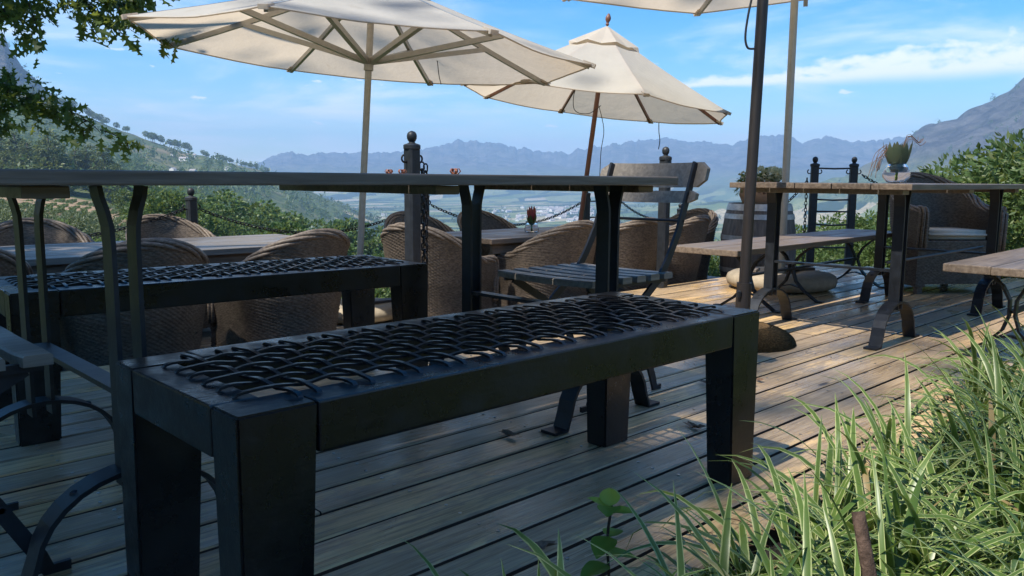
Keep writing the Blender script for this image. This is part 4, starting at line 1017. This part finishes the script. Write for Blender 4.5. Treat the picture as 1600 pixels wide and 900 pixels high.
for k, (z, a, s, up) in enumerate(((0.280,40,.036,.45),(0.280,215,.040,.2),(0.276,120,.030,.5),(0.267,300,.034,.2),(0.209,200,.045,-.1),(0.209,20,.036,.0),(0.167,330,.040,-.1),(0.142,170,.045,.0))):
    ovate(sg, (0,0,z*.857), (math.cos(R(a)), math.sin(R(a)), up), s*1.55, k, M['seed'])
st = cw(.555, 1.02, -.06); s2 = cw(.515, 1.16, .315)
o = MB().tube(smooth_path([Vector((0,0,0)), (s2-st)*.35+Vector((.004,0,0)), (s2-st)*.7, s2-st], 3), [.0125,.012,.0118,.0115,.011,.0108,.0105,.0105,.010,.0098], 9).build('broken_stick', M['stick'], None, True)
o.location = st; tag(o, 'broken brown stick poking up through the striped grass', 'stick')
# broad-leaved weed low in the bed and dry debris
wd_ = thing('broadleaf_weed', 'low broad-leaved weed with round leaves under the striped grass', 'plant', tuple(cw(.74, 1.22, -.06)))
for k in range(9): ovate(wd_, (0,0,.10+.02*k*.5), (math.cos(k*2.4), math.sin(k*2.4), .1+.05*(k%3)), .07+.02*(k%3), 40+k, M['seed'])
MB().tube([(0,0,0),(.002,0,.15)], .004, 6).build('stem', M['stick'], wd_)
def debris():
    g = random.Random(5); mb = MB()
    for k in range(420):
        x = g.uniform(.8, 6.5); y = g.uniform(.1, .90) if g.random() < .8 else g.uniform(.8,.98); a = g.uniform(0,6.3); l = g.uniform(.02,.09); z = -.045 if y < .87 else .004
        p = Vector((x, y, z+g.uniform(0,.03 if y < .87 else .004))); d = Vector((math.cos(a)*l, math.sin(a)*l, g.uniform(0,.02)))
        mb.tube([p, p+d*.5+Vector((0,0,.004)), p+d], g.uniform(.0008,.0022), 4)
    o = mb.build('twig_litter', M['dryleaf'], None); tag(o, 'dry twigs and litter along the deck edge', 'litter', kind='stuff')
debris()

# ------------------------------------------------------------------ trees and shrubs
def trunk_mb(h, r_, limbs, seed, lean=0.):
    g = random.Random(seed); mb = MB(); pts = [Vector((lean*q*q+.03*h*math.sin(q*5+seed), .03*h*math.cos(q*4+seed)-.03*h, h*q)) for q in np.linspace(0, 1, 7)]
    mb.tube(pts, [r_*(1.25 if i == 0 else 1)*(1-.55*i/6) for i in range(7)], 9)
    for (a, q, l, up) in limbs:
        b = pts[min(6, int(q*6))]; d = Vector((math.cos(a), math.sin(a), 0)); mb.tube([b, b+d*l*.5+Vector((0,0,up*.45)), b+d*l+Vector((0,0,up))], [r_*.5, r_*.33, r_*.12], 6)
    return mb
def plant_proto(name, label, cat, lobes, n, ll, lw, mat, seed, th, tr, limbs, group, shell=.55, droop=0., out=.5):
    t = thing(name, label, cat, (0,0,-60), 0, group)
    trunk_mb(th, tr, limbs, seed).build('trunk' if cat == 'tree' else 'stem', M['bark'], t, True)
    V, F, T = leaf_cloud(n, lobes, ll, lw, seed, shell, droop, out); link('crown' if cat == 'tree' else 'foliage', npmesh(name+'_leaves', V, F, mat, T), None, t)
    return t
def lob(n, seed, rx, rz, zc, r0, r1):
    g = random.Random(seed); L_ = []
    for k in range(n):
        a = g.uniform(0, 6.28); q = math.sqrt(g.random())*rx; r_ = g.uniform(r0, r1); L_.append((q*math.cos(a), q*math.sin(a), zc+g.uniform(-rz, rz), r_, r_, r_*g.uniform(.65,.95)))
    return L_
LB = [(0.4,.5,.22,.2),(2.4,.6,.24,.2),(4.5,.65,.22,.22),(5.4,.75,.18,.2)]
P_broad = [plant_proto('broadleaf_tree', 'x', 'tree', lob(11, 31+k, .30, .24, .66, .13, .23), 2600, .055, .036, M['wood'], 31+k, .62, .028, LB, 'broadleaved trees on the hillside') for k in range(3)]
P_pine = [plant_proto('conifer_tree', 'x', 'tree', [(0,0,.22,.26,.26,.12),(.02,.03,.38,.23,.23,.11),(-.03,0,.54,.19,.19,.11),(.02,-.02,.70,.14,.14,.10),(0,.01,.84,.09,.09,.09),(.01,0,.95,.04,.04,.06),(.14,.08,.3,.14,.14,.08),(-.13,.1,.33,.13,.13,.08)], 3400, .055, .022, M['pine'], 51+k, .9, .02, [], 'conifers behind the vineyard', .35, .35, .6) for k in range(2)]
P_olive = [plant_proto('olive_bush', 'x', 'bush', lob(8, 61+k, .30, .14, .34, .18, .28), 2600, .055, .022, M['olive'], 61+k, .35, .025, LB[:3], 'grey-green bushes on the slope') for k in range(3)]
P_green = [plant_proto('green_shrub', 'x', 'shrub', lob(9, 71+k, .34, .20, .40, .16, .27), 3200, .050, .026, M['shrub'], 71+k, .4, .02, LB[:3], 'green shrubs on the slope') for k in range(3)]
P_lime = [plant_proto('lime_shrub', 'x', 'shrub', lob(8, 81+k, .32, .16, .36, .15, .25), 1500, .085, .050, M['lime'], 81+k, .35, .018, LB[:2], 'yellow-green shrubs below the terrace') for k in range(2)]
P_near = [plant_proto('leafy_shrub', 'x', 'shrub', lob(12, 91+k, .38, .26, .48, .15, .26), 7500, .034, .015, M['shrub'], 91+k, .45, .016, LB, 'leafy shrubs at the end of the deck', .5, 0, .55) for k in range(2)]
P_umb = [plant_proto('umbrella_pine', 'x', 'tree', [(0,0,.66,.30,.30,.26),(.18,.06,.55,.2,.2,.2),(-.16,-.08,.6,.22,.22,.2)], 420, .11, .07, M['wood'], 97, .84, .018, [(1,.8,.15,.1)], 'pines along the ridge')]
PROT = sum((P_broad, P_pine, P_olive, P_green, P_lime, P_near, P_umb), []); used = set()
def put(proto, az, r, size, label, dz=-.04, seed=0, sxy=1.):
    g = random.Random(seed*7919+int(r*13+az*101)); rz = g.uniform(0, 6.28); loc = pol(az, r, ground(az, r)+dz*size)
    sc_ = (size*sxy*g.uniform(.9,1.1), size*sxy*g.uniform(.9,1.1), size)
    if proto.name not in used:
        used.add(proto.name)
        if proto.name not in CH: CH[proto.name] = [(c, kids(c)) for c in kids(proto)]
        proto.location = loc; proto.rotation_euler = (0,0,rz); proto.scale = sc_; proto['label'] = label; return proto
    return dup(proto, loc, rz, label, sc_)
g = random.Random(12)
# conifers behind the vineyard
for k in range(13):
    put(P_pine[k % 2], -33.5+k*.82+g.uniform(-.25,.25), 330+g.uniform(-25,25)-max(0, k-8)*9, g.uniform(16,22)-max(0, k-7)*1.1, 'dark feathery conifer in the row behind the vineyard', seed=k, sxy=1.25)
# dark broadleaved trees in the middle of the slope
for k, (az, r, s) in enumerate(((-25.2,150,6.),(-23.8,135,7.),(-22.6,140,6.5),(-21.4,118,6.6),(-20.2,112,6.8),(-19.2,105,6.5),(-18.3,98,5.6),(-17.4,112,7.2),(-16.2,86,6.),(-15.0,88,5.2),(-14.2,100,5.0),(-24.5,170,6.5),(-20.8,160,8),(-18.6,150,8.2),(-16.8,165,8.5),(-15.6,140,6.5))):
    put(P_broad[k % 3], az, r, s*1.12, 'dark green broadleaved tree on the slope left of the grey pole', seed=k)
for k, (az, r, s) in enumerate(((-13.2,120,6),(-11.8,150,7),(-10.4,135,6),(-9.0,160,7),(-7.6,150,6.5),(-6.2,175,7),(-12.5,210,8),(-10,230,8),(-7,240,9),(-4.5,210,8),(-2,230,8.5),(1,250,8),(4,240,9),(7,260,9),(10.2,250,8),(13,240,9),(15.5,250,8))):
    put(P_broad[k % 3], az, r, s, 'broadleaved tree standing in the haze down the slope', seed=50+k)
for k in range(46):
    r = 120*math.exp(g.random()*.9); az = g.uniform(-24, -4); put(P_broad[k % 3], az, r, g.uniform(7.5, 12.5), 'large green tree in the wooded slope beyond the chain posts', seed=700+k, sxy=1.15)
for k in range(70):
    r = 48*math.exp(g.random()*1.35); az = g.uniform(-25, 16); put(P_broad[k % 3], az, r, (2.6+r*.028)*g.uniform(.8,1.2), 'rounded green tree in the dense growth below the terrace', seed=800+k)
# grey-green olive bushes
k = 0
for az in np.arange(-33, -8, 1.45):
    for r, s in ((96, 3.2), (72, 2.9), (52, 2.5)):
        k += 1; a = az+g.uniform(-.6,.6)
        if r > 80 and a > -16: continue
        put(P_olive[k % 3], a, r*g.uniform(.92,1.08), s*g.uniform(.8,1.25), 'rounded grey-green olive bush on the open slope', seed=100+k)
for az in np.arange(-34, 17, 2.05):
    for r, s in ((36, 2.0), (25, 1.75)):
        k += 1
        put((P_green if k % 3 else P_olive)[k % 3], az+g.uniform(-.8,.8), r*g.uniform(.9,1.1), s*g.uniform(.8,1.25), 'green bush crowding the slope below the terrace' if k % 3 else 'grey-green bush crowding the slope below the terrace', seed=100+k)
for az in np.arange(-31, 13, 3.1):
    k += 1; r = g.uniform(12.5, 15.5); put(P_lime[k % 2], az+g.uniform(-.8,.8), r, g.uniform(.9, 1.25), 'yellow-green shrub just below the terrace edge', seed=200+k)
# shrubs beyond the far end of the deck
for k, (az, r, s) in enumerate(((13.4,12.2,1.5),(15.2,11.4,1.55),(17.1,12.0,1.6),(18.6,10.9,1.35),(19.9,11.8,1.75),(21.3,10.9,1.45),(22.6,11.9,1.8),(23.7,10.9,1.5),(24.8,11.9,1.85),(26.0,11.0,1.6),(27.2,12.2,1.75),(28.4,11.2,1.75),(29.6,10.9,1.95),(30.9,10.7,2.25),(32.3,10.6,2.45),(34.0,10.4,2.5),(36.2,10.2,2.5),(30.2,9.6,1.35),(32.6,9.3,1.45))):
    put(P_near[k % 2], az, r, s*1.06, 'leafy green shrub behind the iron rungs' if az < 25 else 'tall leafy green shrub behind the cushioned armchair', dz=-.06, seed=300+k)
for k, (az, r) in enumerate(((17.6,9.6),(18.9,9.5),(20.3,9.7),(21.4,9.5),(22.7,9.6),(23.8,9.3),(25.2,9.2),(26.6,9.0),(28.,8.9),(29.4,8.8),(31,8.7))):
    put(P_lime[k % 2], az, r, .62+.12*(k % 3), 'low yellow-green plant edging the deck', dz=.0, seed=400+k)
# unseen trees added behind the viewer, shaped and placed to screen sun off the deck
P_thin = plant_proto('added_sun_filter_tree', 'x', 'tree', lob(12, 131, .30, .30, .62, .14, .24), 850, .024, .016, M['wood'], 131, .62, .022, LB, 'unseen shade trees added behind the deck'); PROT.append(P_thin)  # sparse crown made to let part of the sun through
P_col = plant_proto('added_shade_cypress', 'x', 'tree', [(0,0,z_,.060*(1 if z_ < .8 else 1.25-z_*.32),.060*(1 if z_ < .8 else 1.25-z_*.32),.06) for z_ in np.arange(.12,.97,.05)], 4600, .036, .018, M['pine'], 141, .9, .012, [], 'unseen shade trees added behind the deck', .2); PROT.append(P_col)  # dense narrow crown made to keep sun off the bench seats
for k, (u_, n_, s_, sx_, pr, lb) in enumerate(((-14.,1.52,24.,.46,P_col,'slim unseen cypress added to shade the deck, first beside the garden'), (-14.2,2.75,24.5,.48,P_col,'slim unseen cypress added to shade the deck, second from the garden'), (-14.,4.1,24.,.5,P_col,'slim unseen cypress added to shade the deck, third from the garden'), (-14.5,-2.6,29.,.5,P_thin,'unseen airy tree added to filter the sun, left of the cypresses'), (-15.5,.6,29.,.5,P_thin,'unseen airy tree added to filter the sun, just behind the cypresses'), (-16.5,2.6,33.,.5,P_thin,'tallest unseen airy tree added to filter the sun, behind the second cypress'), (-14.,-8.,28.,.5,P_thin,'unseen airy tree added to filter the sun, far side of the garden'))):
    x_, y_ = RGT.x*u_+RGT.y*n_, FWD.x*u_+FWD.y*n_; a_ = math.degrees(math.atan2(x_, y_)); o = put(pr, a_, math.hypot(x_, y_), s_, lb, seed=900+k, sxy=sx_); o['group'] = 'unseen shade trees added behind the deck'
# ridge pines
for k in range(64):
    az = -30.3+13.4*(k/63)**.95+g.uniform(-.5,.5)
    if 22 < k < 26: continue
    put(P_umb[0], az, 1290+g.uniform(-30,8), g.uniform(8, 15) if k < 44 else g.uniform(6, 10), 'small dark pine silhouetted on the left ridge', dz=.0, seed=500+k)
for p in PROT:
    if p.name not in used:
        for c in kids(p): bpy.data.objects.remove(c)
        bpy.data.objects.remove(p)
# vine rows
def vine_rows():
    V, F, T = leaf_cloud(900, [(0,y,.75,.34,.9,.42) for y in np.arange(-9, 9.1, 1.2)], .30, .24, 77, .3)
    me = npmesh('vine_row', V, F, M['vine'], T)
    for k in range(22):
        for q in range(4):
            r = 158+q*31+(k % 2)*4; az = -37.+k*.62+q*.25
            if az > -25.0-.25*q*0: continue
            o = link('vine_row', me, None); a = math.atan2(*reversed((pol(az+1.2, r+40)-pol(az, r))[:2]))
            h = ground(az, r); o.location = pol(az, r, h-.15); dz = (ground(az+.5, r+14)-ground(az-.5, r-14))/34; 
            o.rotation_euler = Matrix.Rotation(a-math.pi/2, 3, 'Z').to_euler(); o.scale = (1,.75,1)
            tag(o, 'leafy row of vines on the tan vineyard slope', 'vines', 'vine rows in the hillside vineyard')
vine_rows()
# far woodland mass and hedgerows on the valley floor
def far_wood():
    g = np.random.default_rng(9); cs = []; hs = []
    while len(cs) < 8200:
        az = g.uniform(-36, 36); r = 175*math.exp(g.random()*2.75)
        x, y = r*math.sin(R(az)), r*math.cos(R(az)); nz = mnoise.noise(Vector((x/170, y/170, 5)))+.5*mnoise.noise(Vector((x/45, y/45, 2)))
        if r > 1150 and nz < .06: continue
        if r <= 1150 and nz < -.25: continue
        if az < -24 and r < 305: continue
        if 700 < r < 1250 and -24 < az < -19.5 and mnoise.noise(Vector((x/60, y/60, 0))) > .1: continue
        p = pol(az, r, ground(az, r)); h = g.uniform(4.5, 10)*(1 if r < 900 else 1.25); cs.append((p.x, p.y, p.z)); hs.append(h)
    V = []; T = []
    for (c, h) in zip(cs, hs):
        n = 46 if (c[0]**2+c[1]**2) < 700**2 else 20
        d = g.normal(size=(n,3)); d /= np.linalg.norm(d, axis=1, keepdims=True); P = np.array(c)+np.array((0,0,h*.55))+d*np.array((.46,.46,.50))*h*(.55+.45*g.random((n,1)))
        a = g.normal(size=(n,3)); b = g.normal(size=(n,3)); s = h*(.20 if n > 30 else .32)
        V.append(np.stack([P, P+a*s*.6, P+b*s*.6], 1).reshape(-1,3)); T.append(np.repeat(np.clip(g.random()*.7+g.random(n)*.3, 0, 1), 3))
    V = np.concatenate(V); T = np.concatenate(T)
    o = link('distant_woodland', npmesh('distant_woodland', V, np.arange(len(V)).reshape(-1,3), M['wood'], T), None); tag(o, 'distant woodland spread over the hazy hills and valley', 'woodland', kind='stuff')
far_wood()
# houses of the valley town and farms
def house_mesh(w_, d_, h_, r_):
    return [(-w_/2,-d_/2,-1),(w_/2,-d_/2,-1),(w_/2,d_/2,-1),(-w_/2,d_/2,-1),(-w_/2,-d_/2,h_),(w_/2,-d_/2,h_),(w_/2,d_/2,h_),(-w_/2,d_/2,h_),(-w_/2,0,h_+r_),(w_/2,0,h_+r_)]
hp = thing('town_house', 'tiny white house in the valley town seen past the red flower', 'house', (0,0,0), 0, 'white houses of the valley town')
v = house_mesh(16, 10, 4.5, 3)
MB().add(v[:8]+[(-8,0,7.4),(8,0,7.4)], [(3,2,1,0),(0,1,5,4),(2,3,7,6),(1,2,6,9,5),(3,0,4,8,7)]).build('wall', M['white'], hp)
MB().add([(-8.6,-5.6,4.2),(8.6,-5.6,4.2),(8.6,0,7.6),(-8.6,0,7.6),(8.6,5.6,4.2),(-8.6,5.6,4.2)], [(0,1,2,3),(3,2,4,5)]).build('roof', M['roof'], hp)
for s in (-1, 1):
    for x in (-4.5, 0, 4.5):
        MB().box(x-.7, x+.7, s*5.02-.05, s*5.02+.05, 1, 3).build('window', M['iron'], hp)
g = random.Random(44); first = True
for k in range(128):
    if k < 110: az = g.gauss(3.4, 2.1); r = g.uniform(1950, 2900); lab = 'tiny white house in the valley town seen past the red flower'
    elif k < 120: az = g.uniform(-12, -5); r = g.uniform(1500, 2300); lab = 'tiny white farmhouse among woods seen past the grey pole'
    else: az = g.uniform(-22.5, -17.5); r = g.uniform(900, 1200); lab = 'tiny white farmhouse below the pine ridge'
    loc = pol(az, r, ground(az, r)); s = g.uniform(.7, 1.25)*(1 if k < 120 else .55)
    if first: hp.location = loc; hp.rotation_euler = (0,0,g.uniform(0,3)); first = False; CH[hp.name] = [(c, []) for c in kids(hp)]
    else:
        o = dup(hp, loc, g.uniform(0, 3.1), lab, s); 
        if k >= 110: o['group'] = 'white farmhouses in the hills'

# ------------------------------------------------------------------ the oak that shades the deck, boughs hanging in at the left
def oak():
    t = thing('oak_tree', 'oak tree whose lobed leafy boughs hang over the terrace', 'tree', tuple(cw(-6.2, 2.2, -.75)))
    L0 = cw(-6.2, 2.2, -.75); g = random.Random(3); gn = np.random.default_rng(3)
    loc = lambda x, y, z: cw(x, y, z)-L0
    MB().tube(smooth_path([loc(-6.2,2.2,-.9), loc(-6.1,2.2,.6), loc(-6.0,2.1,2.2), loc(-5.6,2.0,3.8), loc(-5.0,1.8,5.2)], 3), list(np.linspace(.42,.24,13)), 14).build('trunk', M['bark'], t, True)
    ends = []
    for k, pts in enumerate(([(-5.9,2.1,2.6),(-5.0,1.4,3.8),(-4.0,.8,4.5)], [(-5.7,2.0,3.4),(-4.6,2.6,4.4),(-3.6,3.0,4.9)], [(-5.4,2,4.4),(-4.6,4,5.2),(-3.6,6,5.2)], [(-5.9,2.1,2.8),(-6.2,4.0,3.2),(-5.6,6.2,3.0),(-5.0,7.0,2.7)], [(-6,2.1,3),(-7,0,4.2),(-7.6,-2.4,4.8)], [(-5.0,1.8,5.2),(-4.6,1.4,5.9)], [(-6.0,2.2,1.9),(-5.9,4.4,2.2),(-5.2,6.2,1.95),(-4.6,6.9,1.7)])):
        P = smooth_path([loc(*p) for p in pts], 4); MB().tube(P, list(np.linspace(.13,.025,len(P))), 8).build('limb', M['bark'], t, True)
    lobes = []
    for k in range(30):
        x, y = g.uniform(-9.5, -5.2), g.uniform(-.5, 5.8); p = loc(x, y, g.uniform(3.6, 5.8)); r_ = g.uniform(.8, 1.35); lobes.append((p.x, p.y, p.z, r_, r_, r_*.6))
    V, F, T = leaf_cloud(9000, lobes, .17, .11, 8, .25, .2, .3); link('crown', npmesh('crown', V, F, M['oakleaf'], T), None, t)
    # boughs in view: real lobed leaves
    out = []; prof = [(0,.0),(.10,.05),(.22,.22),(.30,.07),(.42,.12),(.56,.36),(.62,.10),(.74,.10),(.84,.22),(.86,.06),(1.,.0)]
    poly = [(x, y) for x, y in prof]+[(x, -y) for x, y in prof[-2:0:-1]]; nv = len(poly)
    V = []; F = []; T = []; tw = MB()
    def leaf(p, d, s, tint):
        d = Vector(d).normalized(); n0 = Vector((g.gauss(0,1), g.gauss(0,1), g.gauss(.5,1))); sd_ = d.cross(n0)
        if sd_.length < 1e-3: return
        sd_.normalize(); nm = d.cross(sd_); b = len(V)
        for (x, y) in poly: V.append(tuple(Vector(p)+d*(x*s)+sd_*(y*s)+nm*(abs(y)*.25*s-.16*x*x*s)))
        F.append(tuple(range(b, b+nv))); T.extend([tint]*nv)
    def twig(a, b, dens, s, sprd, tint0):
        a, b = Vector(a), Vector(b); n = max(2, int((b-a).length*dens)); mid = (a+b)/2+Vector((g.uniform(-.04,.04), g.uniform(-.04,.04), .03)); P = smooth_path([a, mid, b], 4); tw.tube(P, list(np.linspace(.007,.0025,len(P))), 5)
        for k in range(n):
            q = (k+g.random())/n; p = P[min(len(P)-1, int(q*(len(P)-1)))]; d = (b-a).normalized()*.5+Vector((g.gauss(0,1), g.gauss(0,1), g.gauss(-.25,.8)))
            leaf(p+Vector((g.gauss(0,sprd), g.gauss(0,sprd), g.gauss(0,sprd))), d, s*g.uniform(.7,1.2), min(1, max(0, tint0+g.uniform(-.3,.3))))
    def C_(px, py, Y):      # picture-independent record of where each bough tip hangs: right, up seen from the deck
        return loc((px-800)/1280*Y*1.0, Y, .8+(279-py)/1280*Y)
    mass = [ # upper bough: tips hang from z 2.2 down to 1.7
        ((-40,-40),(60,40),.10,6.9),((0,-30),(120,30),.10,6.8),((60,-40),(180,20),.10,6.8),((120,-30),(235,30),.09,6.8),((-30,-10),(30,45),.07,6.7),((60,0),(85,80),.07,6.7),((20,20),(65,85),.06,6.7),((130,10),(170,70),.07,6.7),((170,10),(225,55),.07,6.8),((210,20),(285,85),.05,6.8),((150,20),(215,72),.06,6.8),((-40,-20),(20,30),.1,6.9),((180,-30),(240,15),.07,6.8),((225,-15),(262,12),.04,6.8),
        # lower bough
        ((-60,125),(30,140),.10,7.0),((-40,155),(70,155),.12,7.0),((-20,145),(90,172),.10,6.9),((10,175),(110,185),.09,6.9),((40,165),(112,195),.08,6.9),((-40,195),(25,212),.05,6.9)]
    for (a, b, sp, Y) in mass:
        twig(C_(*a, Y), C_(*b, Y-.15), 100, .13, sp*.8, .45)
    for (a, b, sp, Y, dn, tn) in (((105,185),(145,195),.03,6.9,45,.75),((140,193),(165,212),.035,6.9,50,.85),((145,195),(118,212),.03,6.9,60,.8),((165,208),(205,238),.04,6.9,70,.85),((150,205),(140,228),.03,6.9,45,.8),((120,165),(132,205),.02,6.9,50,.8),((205,225),(208,245),.03,6.9,60,.9)):
        twig(C_(*a, Y), C_(*b, Y), dn, .125, sp, tn)
    me = bpy.data.meshes.new('bough_leaves'); me.from_pydata(V, [], F); me.update(); at = me.attributes.new('tint', 'FLOAT', 'POINT'); at.data.foreach_set('value', np.array(T, np.float32)); me.materials.append(M['oakleaf'])
    link('bough_leaves', me, None, t); tw.build('twigs', M['bark'], t, True)
oak()
# ------------------------------------------------------------------ the hazy air of the valley
def haze():
    t = NT('haze'); t.N.remove(t.b); v = t.node('ShaderNodeVolumePrincipled'); t.put(v.inputs['Color'], (.44,.69,1.0)); t.put(v.inputs['Density'], .00023); t.put(v.inputs['Anisotropy'], .0)
    t.L.new(v.outputs[0], t.out.inputs['Volume'])
    o = MB().box(-7400, 7400, -7400, 7400, -160, 440).build('haze', t.m, None); tag(o, 'thin blue haze filling the valley air', 'haze', kind='stuff')
haze()
